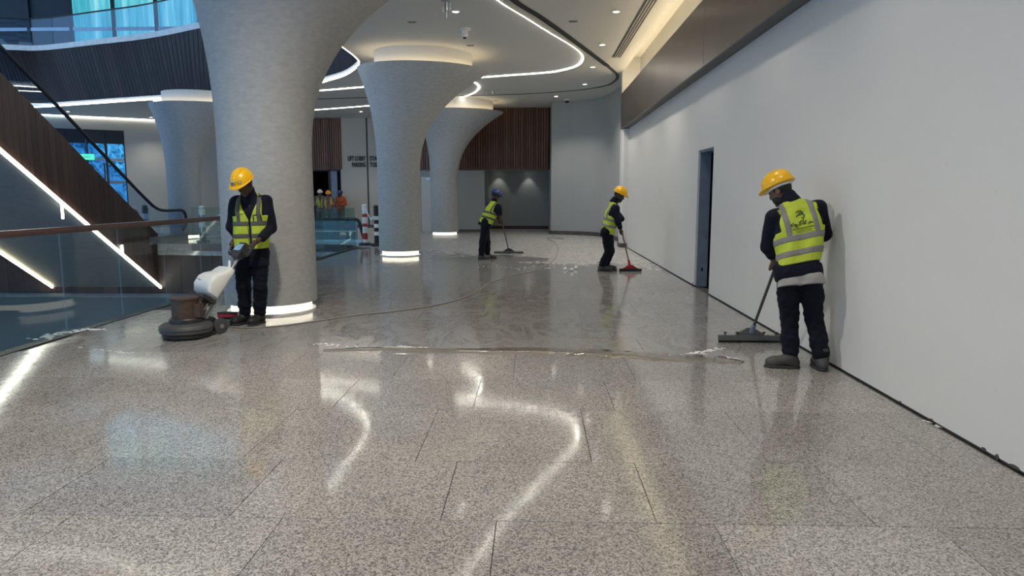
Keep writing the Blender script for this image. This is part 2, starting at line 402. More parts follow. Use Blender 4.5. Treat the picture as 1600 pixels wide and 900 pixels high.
struct(d.build('door_2', 'paint_white')); MB().box(-4.35, -4.15, YW - .06, YW - .04, 2.08, 2.16).build('door_closer', 'steel', bpy.data.objects['door_2'])
for i, x in enumerate((-1.55, -.25)):
    L = bpy.data.lights.new('niche_spot', 'SPOT'); L.energy = 7; L.spot_size = math.radians(75); L.spot_blend = .7; L.color = (1, .96, .9); L.shadow_soft_size = .03
    t = thing('niche_downlight', ['recessed lamp over the left light scallop in the grey niche', 'recessed lamp over the right light scallop in the grey niche'][i], 'downlight', (x, 30.72, 2.55), 'lamps in the niche ceiling')
    part(MB().lathe([(.05, -.012), (.05, .0)], (x, 30.72, 2.55), 16), 'trim_ring', 'white_plastic', t)
    part(MB().lathe([(.03, -.014), (.03, -.011)], (x, 30.72, 2.55), 16), 'lens', 'lamp_face', t)
    lo = bpy.data.objects.new('bulb', L); COL.objects.link(lo); lo.parent = t; lo.location = (0, 0, -.03); lo.rotation_euler = (math.radians(8), 0, 0)
# sign wall, doorway to the lobby, wood panel over it
YS = 32.0
s = MB(); s.box(-8.76, -5.1, YS, YS + .2, 0, HC); s.box(-10.9, -8.76, YS, YS + .2, 2.62, HC); s.box(-11.4, -10.25, YS, YS + .2, 0, 2.62)
struct(s.build('wall_sign', 'paint_beige'))
struct(MB().box(-8.74, -5.1, YS - .03, YS, 0, .14).build('baseboard_sign', 'bronze_dark'))
struct(MB().box(-7.56, -7.50, YS - .02, YS, .14, HC).build('trim_2', 'dark_metal'))
lob = MB(); lob.box(-11.4, -8.2, 35.4, 35.5, 0, 3); lob.box(-11.4, -11.3, YS + .2, 35.4, 0, 3); lob.box(-8.4, -8.3, YS + .2, 35.4, 0, 3); lob.box(-11.4, -8.2, YS + .2, 35.4, 2.9, 3)
struct(lob.build('wall_lobby', 'wood_dark'))
df = MB(); df.box(-9.35, -9.25, YS + .05, YS + .12, 0, 2.62); df.box(-8.82, -8.76, YS + .05, YS + .12, 0, 2.62); df.box(-10.2, -8.76, YS + .05, YS + .12, 2.56, 2.62)
dd = struct(df.build('door_3', 'dark_metal')); MB().box(-9.25, -8.95, YS + .07, YS + .09, .0, 2.56).build('glass_leaf', 'jamb_blue', dd)
cl2 = thing('slat_cladding', 'short walnut slat panel above the lobby doorway where three people stand', 'wall cladding', (-9.5, YS, 2.62))
part(MB().box(-10.9, -8.7, YS - .02, YS, 2.62, HC), 'backing', 'wood_dark', cl2)
sm2 = MB().cbox(-.035, .035, 0, .04, 0, HC - 2.62, .003).mesh('slat')
for i in range(22): obj('slat', sm2, 'wood_slat', cl2, (-10.85 + i * .1 + 9.5, -.06, 0))
# wayfinding letters
def text_mesh(body, size, depth=.015):
    c = bpy.data.curves.new('t', 'FONT'); c.body = body; c.size = size; c.extrude = depth; c.align_x = 'LEFT'; c.resolution_u = 2; c.offset = .008
    o = bpy.data.objects.new('t', c); COL.objects.link(o)
    me = bpy.data.meshes.new_from_object(o.evaluated_get(bpy.context.evaluated_depsgraph_get())); bpy.data.objects.remove(o); return me
sg = thing('wall_sign_lettering', 'dark raised lettering LIFT LOBBY, STAIRS, PARKING, TOILETS on the beige wall', 'sign', (-8.3, YS, 2.95))
for body, x, z, al, wd in (('LIFT LOBBY', -7.62, 3.02, 1, .80), ('PARKING', -7.62, 2.74, 1, .62), ('STAIRS', -7.42, 3.02, 0, .58), ('TOILETS', -7.42, 2.74, 0, .62)):
    me = text_mesh(body, .28); xs = [v.co.x for v in me.vertices]
    o = obj('word', me, 'dark_metal', sg); o.rotation_euler = (PI / 2, 0, 0); k = wd / (max(xs) - min(xs)); o.scale = (k, 1, 1)
    o.location = Vector((x - (wd if al else 0), YS - .02, z)) - sg.location
# far wall across the void with a window wall
A, B = onz(50, 178, HC), onz(240, 187, HC)
dr = (B - A) / np.linalg.norm(B - A); nrm = np.array([dr[1], -dr[0], 0])
def fw(u, z, off=0.): return A + dr * u + nrm * off + np.array([0, 0, z - HC])
def uat(px):                                                   # where a sight line crosses the far wall, measured along it
    d_ = _ray(px, 300); m_ = np.array([[d_[0], -dr[0]], [d_[1], -dr[1]]]); return float(np.linalg.solve(m_, A[:2])[1])
def fbox(mb, u0, u1, z0, z1, o0, o1): return mb.prism([fw(u0, z0, o0), fw(u1, z0, o0), fw(u1, z0, o1), fw(u0, z0, o1)], (0, 0, z1 - z0))
uW0, uW1 = uat(78), uat(200)
m = MB(); fbox(m, -14, uW0, 0, HC, -.2, 0); fbox(m, uW1, 16, 0, HC, -.2, 0); fbox(m, uW0, uW1, 4.35, HC, -.2, 0)
struct(m.build('wall_far', 'paint_beige'))
win = struct(fbox(MB(), uW0, uW1, 0, .12, -.15, -.05).build('window_1', 'steel'))
zt = 4.35
for u in np.linspace(uW0, uW1, 5): fbox(MB(), u - .05, u + .05, 0, zt, -.14, -.02).build('mullion', 'dark_metal', win)
for z in (2.05, 3.05): fbox(MB(), uW0, uW1, z - .06, z + .06, -.13, -.03).build('transom', 'steel', win)
fbox(MB(), uW0, uW1, 3.75, zt, -.125, -.035).build('transom_band', 'void_dark', win)
us = np.linspace(uW0, uW1, 5)
for i in range(4):
    for z0, z1 in ((0.1, 2.0), (2.1, 3.0), (3.1, 3.75)):
        fbox(MB(), us[i] + .05, us[i + 1] - .05, z0, z1, -.09, -.08).build('pane', 'outside_view', win)
for i in range(3): fbox(MB(), uW0 + .8 + i * 1.3, uW0 + .86 + i * 1.3, 1.0, 2.9, -.06, -.03).build('branch', 'void_dark', win)
ex = thing('exit_sign', 'small green lit exit sign hanging in the window wall', 'sign', tuple(fw(uat(140), 3.1, .1)))
q = fw(uat(140), 3.1, .12); part(MB().box(q[0] - .32, q[0] + .32, q[1] - .03, q[1] + .03, 3.02, 3.27), 'panel', 'exit_green', ex)
part(MB().box(q[0] - .12, q[0] + .2, q[1] - .035, q[1] - .031, 3.13, 3.16), 'arrow', 'white_plastic', ex)
part(MB().tube([(q[0], q[1], 3.26), (q[0], q[1], 3.9)], .012, 6), 'hanger', 'steel', ex)
tag(fbox(MB(), -2, 9, HC - .025, HC - .005, .02, .05).build('led_strip', 'led_white'), 'white LED line where the far beige wall meets the ceiling', 'LED strip')

# ------------------------------------------------------------------ ceiling with the void opening
void = [(-4.43, 13.2), (-4.43, 15.6), (-4.40, 17.2)] + [tuple(onz(x, y, HC)[:2]) for x, y in ((560, 90), (563, 97), (557, 106), (540, 117), (515, 125), (485, 131), (345, 147), (270, 153), (200, 157.5), (120, 163), (45, 167.5))] \
    + [(-24, 28.2), (-27, 26), (-27.5, 20), (-26, 13), (-20, 11.2), (-12, 11.3), (-9.5, 11.56), (-8.1, 11.56), (-7.2, 11.25), (-6.5, 11.0), (-5.6, 11.0), (-4.8, 11.7)]
void = spline(void + [void[0]], 5)[:-1]
outer = [(2.45, -6), (2.45, 20.6), (4, 20.6), (4, 37), (-34, 37), (-34, -6)]
vs, fs = poly_fill(outer, [[(p[0], p[1]) for p in void]], HC)
cm = MB().add(vs, fs); cm.add([(x, y, z + .12) for x, y, z in vs], fs)
cm.box(2.45, 2.47, -4, 20.6, HC, 5.3)
ceil = struct(cm.build('ceiling', 'ceiling_paint'))
vp = [(p[0], p[1], HC) for p in void]
tag(MB().sweep(vp, [(-.055, -.025), (-.02, -.025), (-.02, .0), (-.055, .0)], closed=True).build('led_strip', 'led_white'), 'white LED line edging the curved ceiling opening over the void', 'LED strip')
struct(MB().sweep(vp, [(-.02, -.03), (.0, -.03), (.0, .13), (-.02, .13)], closed=True).build('trim_3', 'ceiling_paint'))
# wood fascia of the upper floor, leaning boards
fas = thing('upper_fascia', 'dark timber boarded fascia of the upper floor across the void', 'fascia', (-13, 25.5, HC))
bot_px = [(560, 90), (555, 106), (540, 114), (485, 127), (352, 143), (261, 150), (175, 156), (95, 160.5), (45, 164), (-70, 171)]
topw = [onz(x, y, 7.15)[:2] for x, y in ((352, 36), (240, 59), (150, 70), (65, 79), (12, 78), (-100, 76))]
botw = [onz(x, y, HC + .12)[:2] for x, y in bot_px]
tops = [np.array((-4.45, 18.3)), botw[1] + (.0, .05), botw[2] + (-.1, .1), botw[3] + (-.3, 0)] + [np.array(t) for t in topw]
bc, tc = spline([(*b_, HC + .12) for b_ in botw], 16), spline([(*t_, 7.15) for t_ in tops], 16)
for i in range(len(bc) - 1):
    a, b_, c, d_ = bc[i], bc[i + 1], tc[i + 1], tc[i]
    g = .04
    part(MB().prism([a + (b_ - a) * g, b_ - (b_ - a) * g, c - (c - d_) * g, d_ + (c - d_) * g], (0, .03, 0)), 'board', 'wood_dark', fas)
back = MB()
for i in range(len(bc) - 1): back.add([bc[i] + (0, .035, 0), bc[i + 1] + (0, .035, 0), tc[i + 1] + (0, .035, 0), tc[i] + (0, .035, 0)], [(0, 1, 2, 3)])
part(back, 'backing', 'void_dark', fas)
part(MB().sweep(tc, [(-.03, 0), (.10, 0), (.10, .20), (-.03, .20)]), 'edge_band', 'white_band', fas)
near = [p for p in void if p[0] > -4.6 and p[1] < 18.4]
struct(MB().sweep([(*p[:2], 0) for p in sorted([tuple(q[:2]) for q in void if q[0] > -5.0 and 11.4 < q[1] < 18.4], key=lambda q: q[1])], [(0, HC + .12), (.05, HC + .12), (.05, 7.1), (0, 7.1)]).build('trim_4', 'wood_dark'))
# upper floor: slab, glass balustrade, glazed shopfront
up = [tuple(p[:2]) for p in tc]
struct(MB().prism([(x, y + .1, 7.1) for x, y in up[20:]] + [(-32, 26.5, 7.1), (-32, 34, 7.1), (up[20][0], 34, 7.1)], (0, 0, .12)).build('floor_upper', 'lower_floor'))
bal = thing('glass_balustrade', 'glass balustrade of the upper floor above the pale edge band', 'balustrade', (-14, 26, 7.35))
for i in range(52, len(tc) - 8, 8):
    a, b_ = tc[i] + (0, .04, .2), tc[min(i + 8, len(tc) - 1)] + (0, .04, .2)
    part(MB().prism([a + (b_ - a) * .01, b_ - (b_ - a) * .01, b_ - (b_ - a) * .01 + (0, .015, 0), a + (b_ - a) * .01 + (0, .015, 0)], (0, 0, 1.0)), 'glass_panel', 'glass_blue', bal)
part(MB().tube([p + (0, .05, 1.22) for p in tc[48:]], .03, 8), 'handrail', 'dark_metal', bal)
sf = struct(MB().box(-34, -8, 33.2, 33.4, 7.2, 7.5).build('window_2', 'steel'))
xs = [-30, -28.4, -26.6, -25.2, -23.4, -21.4, -19.4, -17.4, -15.4, -13.4, -11.4, -9.4]
for i, x in enumerate(xs):
    MB().box(x - .07, x + .07, 33.1, 33.35, 7.2, 12).build('mullion', 'dark_metal', sf)
    if i < len(xs) - 1:
        lit = i in (0, 2, 5, 6, 7, 8, 9)
        for z0, z1 in ((7.5, 9.0), (9.15, 12)):
            MB().box(x + .07, xs[i + 1] - .07, 33.22, 33.26, z0, z1).build('pane', 'daylit_curtain_view' if lit and (z0 < 9 or i > 4) else 'void_dark', sf)
MB().box(-34, -8, 33.12, 33.34, 9.0, 9.15).build('transom', 'steel', sf)

rf_ = MB()
for k in range(-3, 18): rf_.box(-32, 4, k * 2.2, k * 2.2 + 1.25, 13.5, 14.0)
struct(rf_.build('ceiling_sky_baffle', 'soffit_grey'))          # unseen beams added above the void to dim the sky light
# ------------------------------------------------------------------ ceiling fittings
def strip(path, prof, mat, name='led_strip'): return MB().sweep([(p[0], p[1], HC) for p in path], prof).build(name, mat)
l2 = spline([(-2.6, 7.2), (-1.16, 11.14)] + [tuple(onz(x, y, HC)[:2]) for x, y in ((780, 0), (820, 25), (860, 50), (890, 68), (906, 80), (911, 90), (903, 101), (880, 108.5), (850, 113), (762, 119.5), (572, 135), (483, 142), (345, 150), (240, 158))], 8)
tag(strip(l2, [(-.02, -.018), (.02, -.018), (.02, 0), (-.02, 0)], 'led_white'), 'long white LED line looping round the middle column and bending beside the bulkhead', 'LED strip')
struct(strip(l2, [(.024, -.03), (.05, -.03), (.05, 0), (.024, 0)], 'ceiling_paint', 'trim_5'))
l3 = spline([tuple(onz(x, y, HC)[:2]) for x, y in ((700, 118), (735, 126), (746, 131.5), (748, 138), (738, 146), (712, 153), (650, 159), (588, 164), (483, 172), (400, 176))], 8)
tag(strip(l3, [(-.02, -.018), (.02, -.018), (.02, 0), (-.02, 0)], 'led_white'), 'white LED hook on the ceiling beside the farthest column', 'LED strip')
slot = spline([(-.4, 11.6)] + [tuple(onz(x, y, HC)[:2]) for x, y in ((800, -3), (850, 30), (900, 66), (940, 96), (958, 110), (965, 118), (961, 126), (945, 134), (900, 141), (830, 146), (745, 149), (580, 152), (483, 155))], 8)
ss = thing('slot_diffuser', 'dark curved air slot following the ceiling edge outside the LED loop', 'air diffuser', (1, 18, HC))
n1 = 36
for k in (-.05, 0, .05): part(MB().sweep([(p[0], p[1], HC) for p in slot[:n1]], [(k - .018, -.012), (k + .018, -.012), (k + .018, 0), (k - .018, 0)]), 'slot', 'black_rubber', ss)
part(MB().sweep([(p[0], p[1], HC) for p in slot[n1 - 1:]], [(-.045, -.012), (.045, -.012), (.045, 0), (-.045, 0)]), 'slot_line', 'grey_rubber', ss)
a, b_ = onz(1016, 0, HC), onz(962, 89, HC)
ds = thing('slot_diffuser', 'straight dark multi-slot air diffuser beside the warm cove', 'air diffuser', tuple((a + b_) / 2))
a = a + (a - b_) * .6
for k in range(4): part(MB().prism([a + (k * .055 - .08, 0, -.015), b_ + (k * .055 - .08, 0, -.015), b_ + (k * .055 - .05, 0, -.015), a + (k * .055 - .05, 0, -.015)], (0, 0, .014)), 'slot', 'black_rubber', ds)
for k in range(3): part(MB().prism([a + (k * .055 - .05, 0, -.010), b_ + (k * .055 - .05, 0, -.010), b_ + (k * .055 - .025, 0, -.010), a + (k * .055 - .025, 0, -.010)], (0, 0, .009)), 'fin', 'ceiling_paint', ds)
def downlight(x, y, label, e=60, real=True, pos_=None, cone=110):
    c = onz(x, y, HC) if pos_ is None else np.array(pos_)
    t = thing('downlight', label, 'downlight', tuple(c), 'recessed ceiling downlights')
    part(MB().lathe([(.055, -.002), (.085, -.004), (.09, -.018), (.062, -.02), (.058, -.004)], c, 20, False), 'trim_ring', 'white_plastic', t, True)
    part(MB().lathe([(.056, -.008), (.056, -.003)], c, 20), 'lens', 'lamp_face', t)
    if real:
        L = bpy.data.lights.new('bulb', 'SPOT'); L.energy = e; L.spot_size = math.radians(cone); L.spot_blend = .8; L.color = (1, .91, .79); L.shadow_soft_size = .12
        lo = bpy.data.objects.new('bulb', L); COL.objects.link(lo); lo.parent = t; lo.location = (0, 0, -.03)
for i, (x, y) in enumerate(((963, 17), (941, 69), (926, 104), (914, 131), (869, 150))):
    downlight(x, y, ['%s ceiling downlight from the top of the picture, in the row by the bulkhead' % o for o in ('first', 'second', 'third', 'fourth', 'fifth, farthest')][i], 150)
downlight(712, 17, 'lone ceiling downlight above the middle of the hall near the hanging sprinkler', 90)
downlight(564, 174, 'ceiling downlight above the lettered beige wall', 130)
downlight(106, 174, 'ceiling downlight above the window wall at far left', 110)
downlight(236, 183, 'ceiling downlight beside the far left column', 110)
downlight(678, 77, 'faint ceiling downlight just in front of the middle column', 14)
for j, Y in enumerate((10.8, 7.9, 5.0, 2.1, -.8)):              # the same rows go on over the foreground
    downlight(0, 0, '%s ceiling downlight before the picture begins, row by the bulkhead' % ('first', 'second', 'third', 'fourth', 'fifth')[j], 70, True, (1.5, Y, HC))
for j, Y in enumerate((9.6, 5.6, 1.6)):
    downlight(0, 0, '%s ceiling downlight before the picture begins, middle row' % ('first', 'second', 'third')[j], 420, True, (-2.2, Y, HC), 150)
def fixture(x, y, label, cat, name, prof, mat):
    c = onz(x, y, HC); t = thing(name, label, cat, tuple(c))
    part(MB().lathe(prof, c, 20), 'housing', mat, t, True); return t, c
for x, y, l in ((644, 34, 'small flat grey ceiling grille near the upper middle'), (735, 71, 'small ceiling grille right of the smoke detector'), (896, 33, 'small ceiling grille left of the straight air diffuser'), (775, 157, 'small ceiling grille above the slat cladding')):
    c = onz(x, y, HC); t = thing('ceiling_grille', l, 'grille', tuple(c)); part(MB().box(c[0] - .09, c[0] + .09, c[1] - .05, c[1] + .05, HC - .012, HC), 'frame', 'steel', t); part(MB().box(c[0] - .07, c[0] + .07, c[1] - .03, c[1] + .03, HC - .015, HC - .011), 'louvre', 'grey_rubber', t)
t, c = fixture(726, 45, 'round smoke detector hanging below the ceiling in front of the middle column', 'smoke detector', 'smoke_detector', [(.13, 0), (.13, -.02), (.06, -.03), (.06, -.10), (.075, -.12), (.05, -.17)], 'white_plastic')
part(MB().lathe([(.04, -.17), (.03, -.20)], c, 16), 'sensor', 'dark_plastic', t)
t, c = fixture(697, -2, 'sprinkler cluster hanging from the ceiling at the top edge', 'sprinkler', 'sprinkler_cluster', [(.09, 0), (.09, -.05), (.03, -.06), (.03, -.2), (.012, -.22), (.012, -.34)], 'steel')
part(MB().tube([c + (-.06, 0, 0), c + (-.06, 0, -.22)], .012, 8), 'pipe', 'steel', t); part(MB().tube([c + (.07, 0, 0), c + (.07, 0, -.2)], .012, 8), 'pipe', 'steel', t)
t, c = fixture(886, 155, 'small black dome camera under the ceiling above the grey wall', 'security camera', 'dome_camera', [(.11, 0), (.11, -.05)], 'white_plastic')
part(MB().lathe([(.085, -.05), (.08, -.09), (.05, -.13), (.001, -.145)], c, 16), 'dome', 'black_rubber', t, True)
fixture(770, 142, 'tiny sprinkler head on the ceiling above the farthest column', 'sprinkler', 'fire_sprinkler', [(.05, 0), (.05, -.02), (.02, -.03), (.02, -.09)], 'steel')

# ------------------------------------------------------------------ mushroom columns
def column(cx, cy, r, label, cap=(.62, .25), ax=(1.62, 1.32), rot=.42, z1=4.5):
    t = thing('column', label, 'column', (cx, cy, 0), 'flared plaster columns')
    rings = []
    zs = list(np.linspace(.13, 2.0, 8)) + list(np.linspace(2.1, z1 - .05, 30)) + [z1]
    for z in zs:
        k = max(0, (min(z, z1 - .0) - 2.0) / (z1 - 2.0)) ** 2.4
        if z == z1: k = .985
        ring = []
        for j in range(72):
            a = 2 * PI * j / 72; a2 = a - rot
            ex_, ey_ = ax[0] * math.cos(a2), ax[1] * math.sin(a2)
            px_, py_ = ex_ * math.cos(rot) - ey_ * math.sin(rot) + cap[0], ex_ * math.sin(rot) + ey_ * math.cos(rot) + cap[1]
            ring.append((cx + (1 - k) * r * math.cos(a) + k * px_, cy + (1 - k) * r * math.sin(a) + k * py_, z))
        rings.append(ring)
    part(MB().rings(rings), 'shaft', 'column_plaster', t, True)
    part(MB().lathe([(r - .07, 0), (r - .07, .14)], (cx, cy, 0), 48), 'base_light', 'led_base', t, True)
    part(MB().lathe([(r - .02, 0), (r - .02, .025), (r - .07, .025)], (cx, cy, 0), 48, False), 'base_trim', 'white_band', t, True)
    def er(s, z): return [(cx + cap[0] + s * (ax[0] * math.cos(a) * math.cos(rot) - ax[1] * math.sin(a) * math.sin(rot)), cy + cap[1] + s * (ax[0] * math.cos(a) * math.sin(rot) + ax[1] * math.sin(a) * math.cos(rot)), z) for a in np.linspace(0, 2 * PI, 61)[:-1]]
    part(MB().rings([er(.74, z1 - .02), er(.74, HC)]), 'neck', 'ceiling_paint', t, True)
    part(MB().rings([er(.80, z1), er(.84, z1), er(.84, z1 + .02), er(.80, z1 + .02), er(.80, z1)], cap=False), 'cove_light', 'led_warm', t)
column(-3.43, 9.02, .575, 'biggest plaster column, right behind the man with the scrubbing machine')
column(-3.33, 17.42, .52, 'middle plaster column with a lit base, behind the wet floor')
column(-3.32, 26.1, .51, 'farthest plaster column in front of the slat cladding')
column(-12.0, 24.0, .53, 'plaster column across the void beyond the escalator')
# ------------------------------------------------------------------ void: far slab edge, lower level
vf = thing('slab_fascia', 'dark timber fascia of the far floor edge under the escalator landing', 'fascia', (-12, 21.2, -1.5))
part(MB().box(-32, -5.3, 21.36, 21.4, -1.56, -.36), 'backing', 'void_dark', vf)
bmesh_ = MB().cbox(0, .485, 0, .04, 0, 1.45, .003).mesh('board')
for i in range(30): obj('board', bmesh_, 'wood_dark', vf, (-20.4 + i * .5 + 12, .11, -.02))
struct(MB().box(-34, -5.2, 21.5, 37, -1.7, -1.56).build('ceiling_lower', 'soffit_grey'))
struct(MB().box(-34, -5.2, 30, 30.2, -5.5, -1.6).build('wall_lower_back', 'paint_beige'))
struct(MB().box(VX - .35, VX - .15, -4, 21.3, -5.5, -.3).build('wall_lower_side', 'soffit_grey'))
struct(MB().box(-34.2, -34, -4, 37, -5.5, .0).build('wall_left', 'paint_beige'))
c = onz(20, 515, -5.0)
pl = thing('white_counter', 'bright white block on the lower level seen through the glass at far left', 'counter', (c[0], c[1], -5.5))
part(MB().box(c[0] - 3, c[0] + 1.1, c[1] - .6, c[1] + .6, -5.5, -4.6), 'body', 'white_plastic', pl); part(MB().box(c[0] - 3.05, c[0] + 1.15, c[1] - .65, c[1] + .65, -4.6, -4.54), 'top', 'white_band', pl)
L = bpy.data.lights.new('bulb', 'SPOT'); L.energy = 4500; L.spot_size = math.radians(150); L.spot_blend = .5; L.shadow_soft_size = .1  # added lamp with no visible source, meant to brighten the lower level
lt = thing('lower_fill_lamp', 'added unseen lamp brightening the lower level over the white block', 'downlight', (c[0], c[1] + .6, -1.75)); part(MB().lathe([(.09, -.02), (.09, 0)], (c[0], c[1] + .6, -1.70), 16), 'housing', 'white_plastic', lt)
lo = bpy.data.objects.new('bulb', L); COL.objects.link(lo); lo.parent = lt; lo.location = (0, 0, -.05)

# ------------------------------------------------------------------ escalator (two flights side by side, rising towards the camera)
EX0, EX1 = -11.6, -15.0
zt_ = lambda y: 3.56 - .643 * (y - 16.3)
zb_ = lambda y: .71 - .62 * (y - 18)
es = thing('escalator', 'timber clad escalator rising from the far landing to the upper left, LED lines below', 'escalator', (-13.3, 21.4, 0))
for X, s_ in ((EX0, 1), (EX1, -1)):
    for i in range(66):
        y0 = 8.2 + i * .2; y1 = y0 + .194
        if y1 > 21.4: break
        part(MB().prism([(X, y0, zb_(y0)), (X, y1, zb_(y1)), (X, y1, max(zt_(y1), .28)), (X, y0, max(zt_(y0), .28))], (-.03 * s_, 0, 0)), 'board', 'wood_walnut', es)
part(MB().prism([(EX0 - .03, 8, zb_(8)), (EX0 - .03, 21.35, zb_(21.35)), (EX1 + .03, 21.35, zb_(21.35)), (EX1 + .03, 8, zb_(8))], (0, 0, .12)), 'underside', 'soffit_grey', es)
part(MB().prism([(EX0 - .03, 8, zt_(8) - .1), (EX0 - .03, 20.9, zt_(20.9) - .1), (EX1 + .03, 20.9, zt_(20.9) - .1), (EX1 + .03, 8, zt_(8) - .1)], (0, 0, .06)), 'step_ramp', 'dark_metal', es)
for k in range(40):                                            # steps
    y = 20.8 - k * .32
    part(MB().box(EX1 + .25, EX0 - .25, y - .32, y, zt_(y) - .12, zt_(y) + .06), 'step', 'steel', es) if y > 9 else None
for X, m_ in ((EX0 + .02, 'led_white'), (EX1 - .02, 'led_cove')):
    part(MB().sweep([(X, 8, zb_(8)), (X, 15, zb_(15)), (X, 21.5, zb_(21.5))], [(-.025, -.05), (.025, -.05), (.025, .03), (-.025, .03)]), 'led_line', m_, es)
part(MB().box(EX0 + .0, EX0 + .04, 17.0, 17.04, zb_(17) - .42, zb_(17) - .03), 'led_stub', 'led_white', es)
part(MB().box(EX0 + .0, EX0 + .04, 19.4, 19.44, zb_(19.4) + .0, zb_(19.4) + .25), 'led_stub', 'led_white', es)
for X in (EX0 - .08, -13.3, EX1 + .08):
    hp = [(X, 8.5, 9.03), (X, 15.54, 4.73), (X, 17.5, 3.53), (X, 20.06, 1.93), (X, 21.0, 1.36), (X, 21.5, 1.10), (X, 22.0, 1.0), (X, 23.0, .99), (X, 23.25, .93), (X, 23.36, .75), (X, 23.3, .5), (X, 23.1, .33)]
    hs = spline(hp, 6)
    part(MB().tube(hs, .045, 8), 'handrail', 'black_rubber', es, True)
    g = [p_ for p_ in hs if p_[1] < 23.2]
    gm = MB(); gm.rings([[(X - .006, p_[1], max(.25, zt_(p_[1]) + .0) if p_[1] < 21.2 else .22), (X + .006, p_[1], max(.25, zt_(p_[1])) if p_[1] < 21.2 else .22), (X + .006, p_[1], p_[2] - .04), (X - .006, p_[1], p_[2] - .04)] for p_ in g if p_[2] > .9])
    part(gm, 'glass_panel', 'glass_blue', es)
    part(MB().box(X - .12, X + .12, 20.9, 23.2, 0.0, .22), 'skirt', 'steel', es)
part(MB().box(EX1, EX0, 21.3, 23.6, 0.0, .02), 'landing_plate', 'steel', es)

# ------------------------------------------------------------------ near glass balustrade along the void
gb = thing('glass_balustrade', 'long glass balustrade with dark wood handrail along the void edge at left', 'balustrade', (VX, 8, 0))
y = 7.36 - 1.05 * 8
while y < 16:
    part(MB().box(VX - .075, VX - .06, y + .006, y + 1.044, -.2, 1.09), 'glass_panel', 'glass_clear', gb)
    y += 1.05
part(MB().sweep([(VX - .067, -3, 1.09), (VX - .067, 15.6, 1.09)], [(-.05, .0), (.05, .0), (.055, .03), (.05, .065), (-.05, .065), (-.055, .03)]), 'handrail', 'handrail_wood', gb)
part(MB().box(VX - .12, VX - .015, -3, 16, -.25, -.002), 'base_channel', 'dark_metal', gb)
g2 = thing('glass_balustrade', 'bare glass balustrade turning the corner of the void left of the middle column', 'balustrade', (VX, 18, 0))
cor = [(VX - .067, 16.05), (VX - .067, 17.05), (VX - .067, 18.1), (VX - .067, 19.15), (VX - .09, 19.9), (-5.35, 20.5), (-5.9, 20.85), (-7, 20.95), (-8.1, 20.98), (-9.2, 21.0), (-10.4, 21.1)]
for a, b_ in zip(cor[:-1], cor[1:]):
    a, b_ = np.array((*a, -.2)), np.array((*b_, -.2)); t_ = (b_ - a) / np.linalg.norm(b_ - a); n_ = np.array((t_[1], -t_[0], 0)) * .012
    part(MB().prism([a + t_ * .008, b_ - t_ * .008, b_ - t_ * .008 + n_, a + t_ * .008 + n_], (0, 0, 1.32)), 'glass_panel', 'glass_coated', g2)
part(MB().sweep([(*p_, 0) for p_ in spline(cor, 3)], [(-.05, -.2), (.05, -.2), (.05, .02), (-.05, .02)]), 'base_channel', 'dark_metal', g2)
# escalator end beside the striped posts: pale glazed side, black handrail that turns down
nw = thing('escalator_newel', 'glazed escalator end with black turned-down handrail behind the corner glass', 'escalator', (-5.7, 21.6, 0))
hp = spline([(-7.3, 21.6, .74), (-6.4, 21.6, .75), (-5.6, 21.6, .75), (-5.42, 21.6, .70), (-5.36, 21.6, .55), (-5.3, 21.6, .3), (-5.22, 21.6, .06)], 6)
part(MB().tube(hp, .05, 8), 'handrail', 'black_rubber', nw, True)
part(MB().box(-7.3, -5.45, 21.59, 21.61, .05, .72), 'glass_panel', 'jamb_blue', nw)
part(MB().box(-7.3, -5.3, 21.52, 21.68, 0, .12), 'skirt', 'steel', nw)
part(MB().box(-7.2, -5.5, 21.57, 21.588, .36, .40), 'light_line', 'white_band', nw)

# ------------------------------------------------------------------ posts
def post(x, y, label, cols, base_m, h=1.3, rr=.075, name='striped_post'):
    t = thing(name, label, 'post', (x, y, 0))
    part(MB().lathe([(.20, 0), (.20, .05), (.12, .08)], (x, y, 0), 16), 'base', base_m, t)
    n = len(cols); z0 = .08
    for i, m_ in enumerate(cols):
        z1 = z0 + (h - .08) / n
        part(MB().lathe([(rr, z0), (rr, z1)], (x, y, 0), 16), 'band', m_, t, True); z0 = z1
    part(MB().lathe([(.06, h), (.085, h + .03), (.085, h + .07), (.03, h + .1)], (x, y, 0), 16), 'top', cols[-1], t, True)
    return t
p1_ = onz(571, 383); p2_ = onz(589, 384)
post(p1_[0], p1_[1], 'red and white striped post at the void corner', ['white_band', 'red_plastic', 'red_plastic', 'white_band', 'white_band', 'red_plastic', 'white_band', 'white_band', 'red_plastic', 'white_band', 'white_band'], 'dark_plastic', 1.12)
post(p2_[0], p2_[1], 'black and white striped post beside the middle column', ['black_rubber', 'black_rubber', 'white_band', 'black_rubber', 'white_band', 'black_rubber', 'white_band', 'black_rubber', 'black_rubber'], 'black_rubber', 1.1)
tp = [(p1_[0], p1_[1] - .08, 1.12), (p1_[0] + .12, p1_[1] - .1, .95), (p1_[0] + .2, p1_[1] - .12, .78), (p2_[0] - .08, p2_[1] - .1, .83), (p2_[0] + .08, p2_[1] - .09, .80), (p2_[0] + .22, p2_[1] - .1, .66)]
tag(MB().sweep(spline(tp, 4), [(-.004, -.035), (.004, -.035), (.004, .035), (-.004, .035)]).build('barrier_tape', 'white_band'), 'loose white barrier tape strung between the two striped posts', 'tape')
